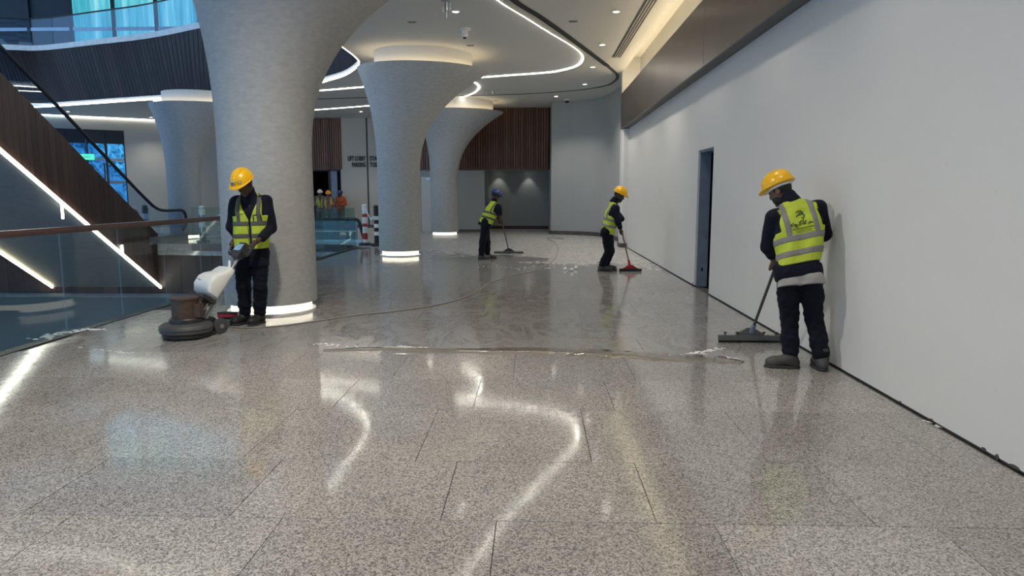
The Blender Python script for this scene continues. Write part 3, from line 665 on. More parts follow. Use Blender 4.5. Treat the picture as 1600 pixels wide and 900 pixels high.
for px, Y, l in ((228, 24.0, 'pale wrapped barrier post behind the escalator handrail'), (316, 22.2, 'grey barrier post with a white cap behind the corner glass')):
    q = ony(px, 350, Y); post(q[0], q[1], l, ['grey_plastic', 'steel', 'white_band', 'steel', 'white_band'] if px > 300 else ['white_band', 'white_band', 'steel', 'white_band', 'dark_plastic'], 'grey_plastic', 1.05, .10, 'barrier_post')
# ------------------------------------------------------------------ wet floor: slurry ridge, foam, puddles, cable
def blob_poly(path, widths, seed):
    r_ = random.Random(seed); pts = spline([(*p, 0) for p in path], 10); n = len(pts); L_, R_ = [], []
    for i, p in enumerate(pts):
        t = pts[min(i + 1, n - 1)] - pts[max(i - 1, 0)]; t /= np.linalg.norm(t); a = np.array((-t[1], t[0], 0))
        w_ = np.interp(i / (n - 1), np.linspace(0, 1, len(widths)), widths)
        L_.append(p + a * w_ * r_.uniform(.7, 1.25)); R_.append(p - a * w_ * r_.uniform(.7, 1.25))
    return L_, R_
def puddle(name, path, widths, seed, mat, label, h=.004, cat='puddle'):
    L_, R_ = blob_poly(path, widths, seed); m = MB(); n = len(L_)
    vs = []; fs = []
    for i in range(n):
        c_ = (L_[i] + R_[i]) / 2
        vs += [L_[i] + (0, 0, .0006), L_[i] * .85 + c_ * .15 + (0, 0, h), R_[i] * .85 + c_ * .15 + (0, 0, h), R_[i] + (0, 0, .0006)]
        if i:
            o = (i - 1) * 4
            for k in range(3): fs.append((o + k, o + k + 1, o + k + 5, o + k + 4))
    m.add(vs, fs); return tag(m.build(name, mat, None, True), label, cat)
F = lambda x, y: tuple(onz(x, y)[:2])
puddle('slurry_ridge', [F(505, 548), F(600, 545), F(700, 548), F(850, 549), F(950, 553), F(1050, 558), F(1120, 562), F(1160, 567)], [.05, .08, .11, .14, .17, .18, .16, .06], 3, 'slurry', 'long ridge of brown-grey slurry pushed across the floor', .006)
def foam(path, wid, seed, label, nblob=70, rmin=.006, rmax=.022):
    r_ = random.Random(seed); pts = spline([(*p, 0) for p in path], 12); t = thing('foam_streak', label, 'foam', tuple(pts[len(pts) // 2]))
    m = MB()
    for _ in range(nblob):
        p = pts[r_.randrange(len(pts))]; a = r_.uniform(0, 6.3); q = p + np.array((r_.gauss(0, wid), r_.gauss(0, wid * .5), 0))
        rx, ry = r_.uniform(rmin, rmax) * 2.6, r_.uniform(rmin, rmax)
        m.rings([[(q[0] + rx * s_ * math.cos(b_) * r_.uniform(.75, 1.2), q[1] + ry * s_ * math.sin(b_) * r_.uniform(.75, 1.2), z) for b_ in np.linspace(0, 2 * PI, 9)[:-1]] for s_, z in ((1, .0008), (.8, .006 * ry / .015), (.4, .009 * ry / .015))])
    o = part(m, 'bubbles', 'foam_white', t, True); o['kind'] = 'stuff'; return t
foam([F(625, 541), F(700, 545), F(780, 547), F(870, 548), F(960, 551), F(1060, 556), F(1100, 553)], .018, 1, 'thin white foam line on the far side of the slurry ridge', 300, .003, .008)
foam([F(1040, 557), F(1075, 553), F(1105, 549), F(1130, 544)], .035, 2, 'white foam streak beside the wide floor squeegee', 60, .004, .012)
foam([F(1065, 556), F(1110, 557), F(1155, 561)], .02, 12, 'curved white foam edge in front of the wide floor squeegee', 40, .004, .010)
foam([F(495, 537), F(530, 540), F(575, 545), F(590, 548)], .05, 3, 'broken white foam left of the slurry ridge in front of the big column', 40, .003, .009)
foam([F(62, 530), F(90, 522), F(130, 516), F(158, 515)], .05, 4, 'white suds lapping against the glass balustrade foot', 80, .006, .018)
foam([F(120, 542), F(160, 548), F(200, 552)], .03, 5, 'scattered suds left of the scrubbing machine', 26, .003, .009)
foam([F(770, 415), F(830, 420), F(870, 410)], .25, 6, 'scattered suds around the feet of the man with the blue helmet', 60, .004, .009)
foam([F(1445, 657), F(1455, 661), F(1470, 668)], .006, 8, 'short white suds mark at the foot of the white wall', 20, .003, .006)
for i, (x, y, s_) in enumerate(((883, 422, .042), (893, 424, .05), (900, 421, .048))):
    c = onz(x, y); r_ = random.Random(40 + i); m = MB()
    m.rings([[(c[0] + s_ * k * math.cos(a) * r_.uniform(.6, 1.25), c[1] + s_ * k * math.sin(a) * r_.uniform(.6, 1.25), z * s_ * r_.uniform(.8, 1.2) + .001) for a in np.linspace(0, 2 * PI, 10)[:-1]] for k, z in ((.6, 0), (1, .35), (.95, .8), (.5, 1.2), (.15, 1.3))])
    tag(m.build('crumpled_plastic', 'foam_white'), ['leftmost of three white crumpled scraps on the wet floor', 'middle one of three white crumpled scraps on the wet floor', 'rightmost of three white crumpled scraps on the wet floor'][i], 'scrap', 'white scraps on the wet floor')
cab = [F(333, 510), F(380, 513), F(430, 511), F(500, 502), F(560, 493), F(620, 487), F(680, 478), F(725, 466), F(748, 455), F(765, 443), F(800, 432), F(835, 424), F(862, 410), F(872, 392), F(868, 380), F(855, 372), F(880, 374), F(862, 369)]
tag(MB().tube([p + (0, 0, .009) for p in spline([(*p, 0) for p in cab], 8)], .009, 6).build('power_cable', 'cable_grey', None, True), 'long grey power cable winding across the wet floor to the machine', 'cable')

# ------------------------------------------------------------------ single disc scrubbing machine
mx, my = onz(287, 534)[:2]; my += .25; mx -= .09
sc_ = thing('floor_scrubber', 'single disc floor scrubber with brown motor and white tank', 'floor scrubber', (mx, my, 0))
part(MB().lathe([(.18, .005), (.235, .012), (.245, .03), (.235, .05), (.20, .055)], (mx, my, 0), 40), 'brush_disc', 'black_rubber', sc_, True)
part(MB().lathe([(.20, .05), (.25, .055), (.265, .075), (.258, .095), (.268, .10), (.265, .125), (.24, .15), (.15, .165)], (mx, my, 0), 40), 'deck', 'grey_rubber', sc_, True)
part(MB().lathe([(.165, .155), (.165, .20), (.15, .215)], (mx + .0, my, 0), 32), 'motor_flange', 'dark_plastic', sc_, True)
mo = part(MB().lathe([(.135, .20), (.135, .40), (.142, .405), (.142, .425), (.12, .435)], (mx, my, 0), 32), 'motor', 'motor_brown', sc_, True)
part(MB().box(mx + .10, mx + .185, my - .06, my + .04, .22, .36), 'terminal_box', 'motor_brown', sc_)
# handle tube runs from the deck back to the man's hands
hb, ht = np.array((mx + .10, my + .13, .16)), np.array((mx + .40, my + .60, .88))
hd = (ht - hb) / np.linalg.norm(ht - hb); side = np.cross(hd, (0, 0, 1)); side /= np.linalg.norm(side); upn = np.cross(side, hd)
part(MB().tube([hb, hb + (ht - hb) * .5, ht], .022, 10), 'handle_tube', 'steel', sc_, True)
part(MB().tube([hb + side * .06 - upn * .01, hb + side * .06 + hd * .35], .014, 8), 'brace', 'steel', sc_, True)
part(MB().tube([hb - side * .03 + (-.02, -.02, .04), hb - side * .02 + hd * .22 + upn * .06], .028, 8), 'hose', 'motor_brown', sc_, True)
ax_c = np.array((mx + .20, my + .24, .085))
for k in (-1, 1):
    w_ = ax_c + side * .10 * k; m = MB()
    m.rings([[w_ + side * o_ + r_ * (np.array((0, 0, 1)) * math.cos(a) + np.cross(side, (0, 0, 1)) * math.sin(a)) for a in np.linspace(0, 2 * PI, 21)[:-1]] for r_, o_ in ((.05, -.025), (.083, -.02), (.085, 0), (.083, .02), (.05, .025))])
    wh = part(m, 'wheel', 'grey_rubber', sc_, True)
    part(MB().tube([w_ - side * .03, w_ + side * .03], .025, 10), 'hub', 'steel', wh)
part(MB().tube([ax_c - side * .12, ax_c + side * .12], .014, 8), 'axle', 'dark_metal', sc_)
part(MB().prism([hb - side * .07 + hd * -.02, hb + side * .07 + hd * -.02, ax_c + side * .07, ax_c - side * .07], (0, 0, .05)), 'yoke', 'dark_plastic', sc_)
def tank(lo, hi):                                              # white solution tank on the front of the handle, leaning with it
    tb = hb + hd * .23; prof = [(0, .035, .11, .10), (.03, .03, .19, .155), (.10, .025, .235, .165), (.19, .02, .235, .165), (.25, .02, .20, .155), (.31, .02, .13, .15), (.37, .02, .105, .145), (.40, .03, .09, .12)]
    rs = []
    for l, b0, b1, w2 in prof:
        o = tb + hd * l; rs.append([])
        for a in np.linspace(0, 2 * PI, 29)[:-1]:
            cs, sn = math.cos(a), math.sin(a); e = .45
            x_ = w2 * math.copysign(abs(cs) ** e, cs); y_ = (b0 + b1) / 2 + (b1 - b0) / 2 * math.copysign(abs(sn) ** e, sn)
            rs[-1].append(o + side * x_ + upn * y_)
    return rs
tk = part(MB().rings(tank(0, 1)), 'tank', 'white_plastic', sc_, True)
tb = hb + hd * .23
part(MB().prism([tb + side * .13 + upn * .03 - hd * .012, tb - side * .13 + upn * .03 - hd * .012, tb - side * .12 + upn * .2 - hd * .012, tb + side * .12 + upn * .2 - hd * .012], -hd * .03), 'tank_tray', 'dark_plastic', sc_)
part(MB().tube(spline([tb + hd * .38 + side * .07 + upn * .06, tb + hd * .47 + side * .02 + upn * .08, tb + hd * .48 - side * .06 + upn * .03, tb + hd * .40 - side * .1 - upn * .05, tb + hd * .33 - side * .06 - upn * .06], 6), .012, 6), 'tank_hose', 'white_band', sc_, True)
part(MB().prism([tb + upn * .237 + hd * .13 - side * .02, tb + upn * .237 + hd * .135 - side * .02, tb + upn * .237 + hd * .15 - side * .10, tb + upn * .237 + hd * .145 - side * .10], upn * .003), 'tank_mark', 'dark_plastic', tk)
ctl = ht - hd * .03
part(MB().rings([[ctl + hd * l + side * x_ * w2 + upn * (y_ * h2 + .02) for x_, y_ in ((-1, -1), (1, -1), (1, 1), (-1, 1))] for l, w2, h2 in ((-.10, .05, .03), (-.03, .085, .045), (.06, .075, .035), (.1, .05, .025))]), 'control_head', 'dark_plastic', sc_)
part(MB().prism([ctl + hd * -.02 + side * .062 + upn * .067, ctl + hd * .07 + side * .05 + upn * .057, ctl + hd * .07 - side * .05 + upn * .057, ctl + hd * -.02 - side * .062 + upn * .067], upn * .006), 'display_panel', 'screen_blue', sc_)
GRIP = []
for k in (-1, 1):
    g0 = ctl + side * .08 * k; g1 = ctl + side * .17 * k + upn * .02 - hd * .02; g2_ = ctl + side * .19 * k + hd * .10 + upn * .03
    part(MB().tube(spline([g0 - hd * .04, g1 - hd * .02, g2_ - hd * .05, g2_, g2_ + hd * .06], 4), .017, 8), 'grip', 'dark_plastic', sc_, True); GRIP.append(g2_)
# red brush head lying behind the machine
c = onz(354, 500) + (0, .05, 0)
rb = thing('brush_head', 'red and black brush head on the floor behind the scrubber', 'brush', (c[0], c[1], 0))
part(MB().cbox(c[0] - .12, c[0] + .13, c[1] - .03, c[1] + .03, .03, .075, .008), 'block', 'red_plastic', rb)
for k in range(9): part(MB().tube([(c[0] - .105 + k * .027, c[1], .032), (c[0] - .108 + k * .0275, c[1], .001)], .013, 6), 'bristle', 'black_rubber', rb)
part(MB().cbox(c[0] - .12, c[0] + .13, c[1] - .032, c[1] + .032, .073, .09, .004), 'cover', 'dark_plastic', rb)

# ------------------------------------------------------------------ squeegees
def squeegee(px, py, w_px, hand, label, name, hm, bm_, cm, top_ext=.15, depth=.05, hgt=.05, ang=0., thumb=False):
    c = onz(px, py); Y = c[1]; hw = w_px / 2 * Y / F_PX
    t = thing(name, label, 'squeegee', (c[0], c[1], 0)); R_ = np.array((math.cos(ang), math.sin(ang), 0)); N_ = np.array((-R_[1], R_[0], 0))
    bx = lambda a0, a1, n0, n1, z0, z1: MB().prism([c + R_ * a0 + N_ * n0 + (0, 0, z0), c + R_ * a1 + N_ * n0 + (0, 0, z0), c + R_ * a1 + N_ * n1 + (0, 0, z0), c + R_ * a0 + N_ * n1 + (0, 0, z0)], (0, 0, z1 - z0))
    part(bx(-hw, hw, -.008, .008, .001, .05), 'blade', 'black_rubber', t)
    part(bx(-hw, hw, -depth / 2, depth / 2, .025, .025 + hgt), 'head', bm_, t)
    s0 = c + (0, 0, .025 + hgt); d_ = np.array(hand) - s0; d_ /= np.linalg.norm(d_)
    part(MB().prism([c - R_ * .16 + (0, 0, .02 + hgt), c + R_ * .16 + (0, 0, .02 + hgt), c + R_ * .035 + (0, 0, .10 + hgt), c - R_ * .035 + (0, 0, .10 + hgt)], N_ * .035), 'yoke', cm, t)
    part(MB().tube([s0 + d_ * .05, s0 + d_ * .17], .024, 10), 'socket', cm if not thumb else 'jamb_blue', t, True)
    part(MB().tube([s0 + d_ * .12, np.array(hand) + d_ * top_ext], .014, 10), 'pole', hm, t, True)
    if thumb:
        for k in (-.8, -.42, .42, .8):
            q = c + R_ * hw * k + (0, 0, .025 + hgt); part(MB().lathe([(.006, 0), (.006, .02), (.018, .022), (.018, .035)], q, 10), 'thumb_screw', 'dark_plastic', t)
    return d_, s0
# ------------------------------------------------------------------ people: implicit surfaces turned into continuous meshes
def nrmz(v): v = np.array(v, float); return v / np.linalg.norm(v)
def frame(fwd, up=(0, 0, 1)):                                  # columns: right, forward, up
    f_ = nrmz(fwd); r_ = nrmz(np.cross(f_, up)); return np.array([r_, f_, np.cross(r_, f_)])
class Field:
    def __init__(s, vox): s.p = []; s.vox = vox; s.lo = np.full(3, 1e9); s.hi = -s.lo
    def _b(s, lo, hi): s.lo = np.minimum(s.lo, lo); s.hi = np.maximum(s.hi, hi)
    def cap(s, a, b, ra, rb=None, k=.02):
        rb = ra if rb is None else rb; a, b = np.array(a, float), np.array(b, float); R_ = max(ra, rb)
        lo, hi = np.minimum(a, b) - R_, np.maximum(a, b) + R_; s._b(lo, hi)
        ba = b - a; L2 = max(ba @ ba, 1e-9)
        def fn(X, Y, Z):
            t = np.clip(((X - a[0]) * ba[0] + (Y - a[1]) * ba[1] + (Z - a[2]) * ba[2]) / L2, 0, 1)
            return np.sqrt((X - a[0] - t * ba[0]) ** 2 + (Y - a[1] - t * ba[1]) ** 2 + (Z - a[2] - t * ba[2]) ** 2) - (ra + t * (rb - ra))
        s.p.append((fn, lo, hi, k)); return s
    def chain(s, pts, rs, k=.02):
        for i in range(len(pts) - 1): s.cap(pts[i], pts[i + 1], rs[i], rs[i + 1], k)
        return s
    def ell(s, c, rad, M=None, k=.02):
        c = np.array(c, float); rad = np.array(rad, float); M = np.eye(3) if M is None else np.array(M); R_ = rad.max()
        s._b(c - R_, c + R_)
        def fn(X, Y, Z):
            d = [(X - c[0]) * M[i][0] + (Y - c[1]) * M[i][1] + (Z - c[2]) * M[i][2] for i in range(3)]
            k0 = np.sqrt(sum((d[i] / rad[i]) ** 2 for i in range(3))); k1 = np.sqrt(sum((d[i] / rad[i] ** 2) ** 2 for i in range(3))) + 1e-6
            return k0 * (k0 - 1) / k1
        s.p.append((fn, c - R_, c + R_, k)); return s
    def solve(s, post=None):
        v = s.vox; lo = s.lo - 4 * v; n = np.ceil((s.hi - s.lo) / v).astype(int) + 9
        ax = [lo[i] + np.arange(n[i]) * v for i in range(3)]
        D = np.full(n, .5, np.float32)
        for fn, l, h, k in s.p:
            pad = max(k, .0) + 3 * v
            i0 = np.maximum(((l - pad - lo) / v).astype(int), 0); i1 = np.minimum(np.ceil((h + pad - lo) / v).astype(int) + 1, n)
            sl = tuple(slice(i0[i], i1[i]) for i in range(3))
            X, Y, Z = np.meshgrid(*[ax[i][sl[i]] for i in range(3)], indexing='ij', sparse=True)
            d = fn(X, Y, Z).astype(np.float32); o = D[sl]
            if k > 0:
                hh = np.maximum(k - np.abs(o - d), 0) / k; D[sl] = np.minimum(o, d) - hh * hh * k * .25
            else: D[sl] = np.minimum(o, d)
        if post is not None:
            X, Y, Z = np.meshgrid(*ax, indexing='ij', sparse=True); D = post(D, X, Y, Z).astype(np.float32)
        D[0] = D[-1] = .5; D[:, 0] = D[:, -1] = .5; D[:, :, 0] = D[:, :, -1] = .5
        return surf_nets(D, lo, v)
def surf_nets(D, lo, v):
    ins = D < 0; n = np.array(D.shape) - 1
    cnt = np.zeros(n, np.int8)
    for dx in (0, 1):
        for dy in (0, 1):
            for dz in (0, 1): cnt += ins[dx:dx + n[0], dy:dy + n[1], dz:dz + n[2]]
    act = np.argwhere((cnt > 0) & (cnt < 8)); idx = np.full(n, -1, np.int32); idx[tuple(act.T)] = np.arange(len(act))
    acc = np.zeros((len(act), 3)); w = np.zeros(len(act))
    cor = [(a, b, c) for a in (0, 1) for b in (0, 1) for c in (0, 1)]
    val = {c: D[act[:, 0] + c[0], act[:, 1] + c[1], act[:, 2] + c[2]] for c in cor}
    for c in cor:
        for a in range(3):
            if c[a] == 0:
                e = list(c); e[a] = 1; e = tuple(e); v0, v1 = val[c], val[e]; m = (v0 < 0) != (v1 < 0)
                t = np.where(m, v0 / np.where(m, v0 - v1, 1), 0); p = np.tile(np.array(c, float), (len(act), 1)); p[:, a] = t
                acc[m] += p[m]; w[m] += 1
    V = lo + (act + acc / w[:, None]) * v; Q = []
    for a in range(3):
        s0 = [slice(1, n[0]), slice(1, n[1]), slice(1, n[2])]; s0[a] = slice(0, n[a]); s1 = list(s0); s1[a] = slice(1, n[a] + 1)
        A_, B_ = ins[tuple(s0)], ins[tuple(s1)]; e = np.argwhere(A_ != B_); e0 = e + [s.start for s in s0]; flip = A_[tuple(e.T)]
        b, c = (a + 1) % 3, (a + 2) % 3; ob = np.zeros(3, int); ob[b] = 1; oc = np.zeros(3, int); oc[c] = 1
        q = np.stack([idx[tuple((e0 - o).T)] for o in (ob + oc, oc, 0 * ob, ob)], 1)
        q[~flip] = q[~flip][:, ::-1]; Q.append(q)
    return V, np.concatenate(Q)
def np_mesh(name, V, Q):
    me = bpy.data.meshes.new(name); me.vertices.add(len(V)); me.vertices.foreach_set('co', V.astype(np.float32).ravel())
    me.loops.add(4 * len(Q)); me.loops.foreach_set('vertex_index', Q.astype(np.int32).ravel())
    me.polygons.add(len(Q)); me.polygons.foreach_set('loop_start', np.arange(len(Q), dtype=np.int32) * 4); me.polygons.foreach_set('loop_total', np.full(len(Q), 4, np.int32))
    me.polygons.foreach_set('use_smooth', np.ones(len(Q), bool)); me.update(calc_edges=True); me.validate(); return me
def fpart(fld, name, mat, parent, post=None, smooth=2, **kw):
    V, Q = fld.solve(post)
    for _ in range(smooth):                                    # a light Laplacian pass against stair steps
        acc = np.zeros_like(V); c = np.zeros(len(V))
        for i in range(4):
            a, b = Q[:, i], Q[:, (i + 1) % 4]
            np.add.at(acc, a, V[b]); np.add.at(c, a, 1); np.add.at(acc, b, V[a]); np.add.at(c, b, 1)
        V = V * .5 + .5 * acc / np.maximum(c, 1)[:, None]
    o = obj(name, np_mesh(name, V, Q), mat, parent, **kw); return o, V, Q
def folds(amp, freq, seed):
    r_ = np.random.default_rng(seed); ks = r_.normal(0, 1, (5, 3)) * freq; ph = r_.uniform(0, 6.3, 5)
    ks[:, 2] *= 1.5
    return lambda X, Y, Z: amp * sum(np.sin(k[0] * X + k[1] * Y + k[2] * Z + p) for k, p in zip(ks, ph)) / 5
def hand(fl, w, g, b, rb=.015, thumb=1, r=.0095):
    w, g, b = map(np.array, (w, g, b)); b = nrmz(b); d = g - w; d = d - b * (d @ b) * .6; d = nrmz(d); n = nrmz(np.cross(b, d)); d = nrmz(np.cross(n, b)) * (1 if np.cross(n, b) @ d > 0 else -1)
    if n[2] < 0: n = -n
    kn = [g + b * o - d * .028 + n * (rb + .012) for o in (-.032, -.011, .011, .031)]
    for k_, l in zip(kn, (.85, 1, 1.03, .95)):
        fl.cap(w, k_, .024, .0135, .012)
        p1 = k_ + (d * .038 - n * .004) * l; p2 = p1 + (d * .006 - n * .026) * l; p3 = p2 + (-d * .022 - n * .008) * l
        fl.chain([k_, p1, p2, p3], [r * 1.15, r, r * .95, r * .85], .005)
    t0 = w * .55 + g * .45 + b * .028 * thumb; t1 = g - d * .022 + b * .045 * thumb - n * .004; t2 = g + d * .002 + b * .04 * thumb - n * (rb + .012)
    fl.chain([t0, t1, t2], [.016, .0115, .0095], .008)
def person(name, label, root, J, face, vox, pal, opts):
    """J: joints in room coordinates relative to the root; face: where the head looks; pal: materials"""
    t = thing(name, label, 'person', tuple(root)); J = {k: np.array(v, float) for k, v in J.items()}
    H_ = frame(face, opts.get('headup', (0, 0, 1))); R_, Fw, U = H_; hc = J['head']
    sL, sR, hL, hR = J['sL'], J['sR'], J['hL'], J['hR']
    chest = (sL + sR) / 2; pel = (hL + hR) / 2; up = nrmz(chest - pel); rt = nrmz(sR - sL); up = nrmz(up - rt * (rt @ up)); fr = np.cross(up, rt)
    loc = lambda X, Y, Z: tuple((X - chest[0]) * a[0] + (Y - chest[1]) * a[1] + (Z - chest[2]) * a[2] for a in (rt, fr, up))
    tl = np.linalg.norm(chest - pel)
    M = np.array([rt, fr, up])
    # body : one continuous surface from head to feet
    B_ = Field(vox)
    B_.ell(hc + U * .025, (.075, .093, .098), H_, .02).ell(hc - U * .045 + Fw * .02, (.058, .072, .075), H_, .03)
    B_.cap(hc - U * .06 - Fw * .02, J['neck'], .054, .052, .02)
    B_.ell(hc - U * .018 + Fw * .098, (.013, .020, .024), H_, .012).cap(hc + U * .03 + Fw * .09, hc - U * .015 + Fw * .105, .009, .012, .01)      # nose
    B_.cap(hc + U * .035 + Fw * .082 - R_ * .035, hc + U * .035 + Fw * .082 + R_ * .035, .012, .012, .015)                                     # brow
    B_.cap(hc - U * .062 + Fw * .086 - R_ * .02, hc - U * .062 + Fw * .086 + R_ * .02, .009, .009, .008)                                      # lips
    B_.cap(hc - U * .10 + Fw * .07 - R_ * .01, hc - U * .10 + Fw * .07 + R_ * .01, .02, .02, .02)                                             # chin
    for s_ in (-1, 1): B_.ell(hc + R_ * .078 * s_ - Fw * .008 - U * .005, (.012, .022, .034), H_, .006)                                       # ears
    for sh in (sL, sR): B_.cap(chest + (sh - chest) * .6 - up * .02, sh, .045, .045, .02)
    for k in (-1, 1): B_.cap(pel + rt * .07 * k, chest + rt * .08 * k - up * .1, .09, .095, .05)
    B_.cap(J['neck'], chest - up * .08, .05, .075, .03)
    for s_ in 'LR':
        B_.chain([J['s' + s_], J['e' + s_], J['w' + s_]], [.048, .040, .028], .02)
        B_.chain([J['h' + s_], J['k' + s_], J['a' + s_]], [.085, .058, .042], .03)
        B_.cap(J['a' + s_] - (0, 0, .03), J['a' + s_] - (0, 0, .04) + nrmz(J['t' + s_] - J['a' + s_]) * .12, .035, .03, .02)
        g, bd = opts['grip' + s_]; hand(B_, J['w' + s_], g, bd, opts.get('rb', .016), -1 if s_ == 'R' else 1)
    body, _, _ = fpart(B_, 'body', pal['skin'], t, None, 1)
    for s_ in (-1, 1):
        q = hc + R_ * .031 * s_ + U * .018 + Fw * .086; m = MB().lathe([(.001, -.011), (.008, -.008), (.011, 0), (.008, .008), (.001, .011)], q, 10); obj('eye', m.mesh('eye', True), 'eye_dark', t)
    # hair below the helmet
    hf = Field(vox).ell(hc + U * .028 - Fw * .012, (.082, .092, .10), H_, 0)
    fpart(hf, 'hair', 'hair_black', t, lambda D, X, Y, Z: np.maximum(D, np.maximum((X - hc[0]) * Fw[0] + (Y - hc[1]) * Fw[1] + (Z - hc[2]) * Fw[2] - .035, -((X - hc[0]) * U[0] + (Y - hc[1]) * U[1] + (Z - hc[2]) * U[2]) - .03)), 1)
    if opts.get('beard'):
        bf = Field(vox).ell(hc - U * .05 + Fw * .022, (.064, .078, .078), H_, .02)
        fpart(bf, 'beard', 'hair_black', t, lambda D, X, Y, Z: np.maximum(D, ((X - hc[0]) * U[0] + (Y - hc[1]) * U[1] + (Z - hc[2]) * U[2]) + .035), 1)
    # helmet
    hh = Field(vox * .85); ho = hc + U * .055; hr = opts.get('hs', 1.)
    hh.ell(ho, (.118 * hr, .142 * hr, .125 * hr), H_, .0)
    for k in (-.035, 0, .035): hh.chain([ho + R_ * k + (Fw * math.cos(a) * .135 + U * math.sin(a) * .122) * hr for a in np.linspace(.5, 2.5, 9)], [.010 if k else .016] * 9, .012)
    hcut = lambda D, X, Y, Z: np.maximum(D, -((X - ho[0]) * U[0] + (Y - ho[1]) * U[1] + (Z - ho[2]) * U[2]))
    he, hv, hq = fpart(hh, 'helmet', pal['helmet'], t, hcut, 1)
    br = Field(vox * .7).ell(ho + U * .0 + Fw * .012, (.130 * hr, .160 * hr, .016), H_, .01).ell(ho + Fw * .085 - U * .006, (.098, .105, .014), H_, .02)
    fpart(br, 'helmet_brim', pal['helmet'], he, lambda D, X, Y, Z: np.maximum(D, .085 * hr - np.sqrt(((X - ho[0]) * R_[0] + (Y - ho[1]) * R_[1] + (Z - ho[2]) * R_[2]) ** 2 + (((X - ho[0]) * Fw[0] + (Y - ho[1]) * Fw[1] + (Z - ho[2]) * Fw[2]) * .8) ** 2)), 1)
    if opts.get('band'):
        bd_ = Field(vox).ell(ho - U * .02, (.098, .118, .06), H_, 0)
        fpart(bd_, 'headband', 'white_band', he, lambda D, X, Y, Z: np.maximum(D, np.abs((X - ho[0]) * U[0] + (Y - ho[1]) * U[1] + (Z - ho[2]) * U[2] + .014) - .014), 1)
    if opts.get('stickers'):
        bv = BVHTree.FromPolygons([tuple(v) for v in hv], [tuple(q) for q in hq])
        for a, e, mat, rr in ((-.11, .28, 'white_band', .022), (.55, .33, 'reflective_grey', .021), (.55, .33, 'helmet_yellow', .013), (-.02, .28, 'reflective_grey', .02), (-.2, .28, 'reflective_grey', .02)):
            dirv = Fw * math.cos(a) * math.cos(e) - R_ * math.sin(a) * math.cos(e) + U * math.sin(e); o_ = ho + dirv * .3
            hit = bv.ray_cast(Vector(o_), Vector(-dirv))
            if hit[0]:
                n_ = np.array(hit[1]); n_ = n_ if n_ @ dirv > 0 else -n_; x_ = nrmz(np.cross(n_, U)); y_ = np.cross(x_, n_); c0 = np.array(hit[0]) + n_ * (.004 if rr > .02 else .006)
                obj('sticker', MB().prism([c0 + rr * (x_ * math.cos(b) + y_ * math.sin(b)) for b in np.linspace(0, 2 * PI, 17)[:-1]], n_ * -.006).mesh('sticker'), mat, he)
    if vox > .013 and opts.get('simple'): tops = .012
    # shirt
    g = opts.get('girth', 1.)
    def torso(fl, ex):
        for k in (-1, 1):
            fl.cap(pel + rt * .062 * k * g + up * .02, chest + rt * .085 * k * g - up * .12, .105 * g + ex, .108 * g + ex, .05)
            fl.cap(chest + rt * .085 * k * g - up * .12, chest + (sR - sL) * .32 * k - up * .01, .105 * g + ex, .068 + ex, .05)
        fl.cap(sL * .85 + chest * .15, sR * .85 + chest * .15, .058 + ex, .058 + ex, .05)
        fl.cap(chest + fr * -.01, J['neck'], .085 + ex, .068 + ex * .6, .05); return fl
    sh = torso(Field(vox * 1.15), 0.); sh.cap(J['neck'], J['neck'] + (hc - J['neck']) * .38 - Fw * .012, .073, .069, .02); sh.cap(J['neck'] + fr * .03 - up * .04, J['neck'] + fr * .035 + up * .01, .055, .05, .02); slv = opts.get('sleeve', 1.)
    for s_ in 'LR':
        a, e, w_ = J['s' + s_], J['e' + s_], J['w' + s_]; pts, rs = [a, e], [.072, .060]
        if slv > .5: pts.append(e + (w_ - e) * (.86 if slv == 1. else .5)); rs.append(.050)
        else: pts[1] = a + (e - a) * .9
        sh.chain(pts, rs, .03)
    hem = opts.get('hem', .02); fo = folds(.010, 26, 1)
    sh.cap(pel - up * .02 + rt * .06, pel - up * hem + rt * .075, .112 * g, .118 * g, .04).cap(pel - up * .02 - rt * .06, pel - up * hem - rt * .075, .112 * g, .118 * g, .04)
    def spost(D, X, Y, Z):
        a = loc(X, Y, Z); D = D + fo(X, Y, Z); return np.maximum(D, -(a[2] + tl + hem + .03))
    fpart(sh, 'shirt', pal['shirt'], t, spost, 2)
    if opts.get('tee'):
        te = Field(vox * 1.15)
        for k in (-1, 1): te.cap(pel + rt * .07 * k + up * .05, pel + rt * .08 * k - up * (hem + .10), .104 * g, .116 * g, .04)
        ft = folds(.012, 22, 4)
        fpart(te, 'undershirt', 'grey_tee', t, lambda D, X, Y, Z: np.maximum(D + ft(X, Y, Z), -(loc(X, Y, Z)[2] + tl + hem + .115 + .12 * loc(X, Y, Z)[0])), 2)
    # trousers
    tr = Field(vox * 1.15); tr.cap(hL + up * .06, hR + up * .06, .105 * g, .105 * g, .04)
    for s_ in 'LR':
        h_, k_, a_ = J['h' + s_], J['k' + s_], J['a' + s_]
        tr.chain([h_ + (0, 0, .03), h_ + (k_ - h_) * .5, k_, k_ + (a_ - k_) * .6, a_ + (k_ - a_) * .10], [.102 * g, .092, .078, .072, .070], .025)
    ft2 = folds(.010, 24, 2); fz = folds(.008, 55, 3)
    fpart(tr, 'trousers', pal['trousers'], t, lambda D, X, Y, Z: D + ft2(X, Y, Z) + fz(X * .4, Y * .4, Z * 1.3), 2)
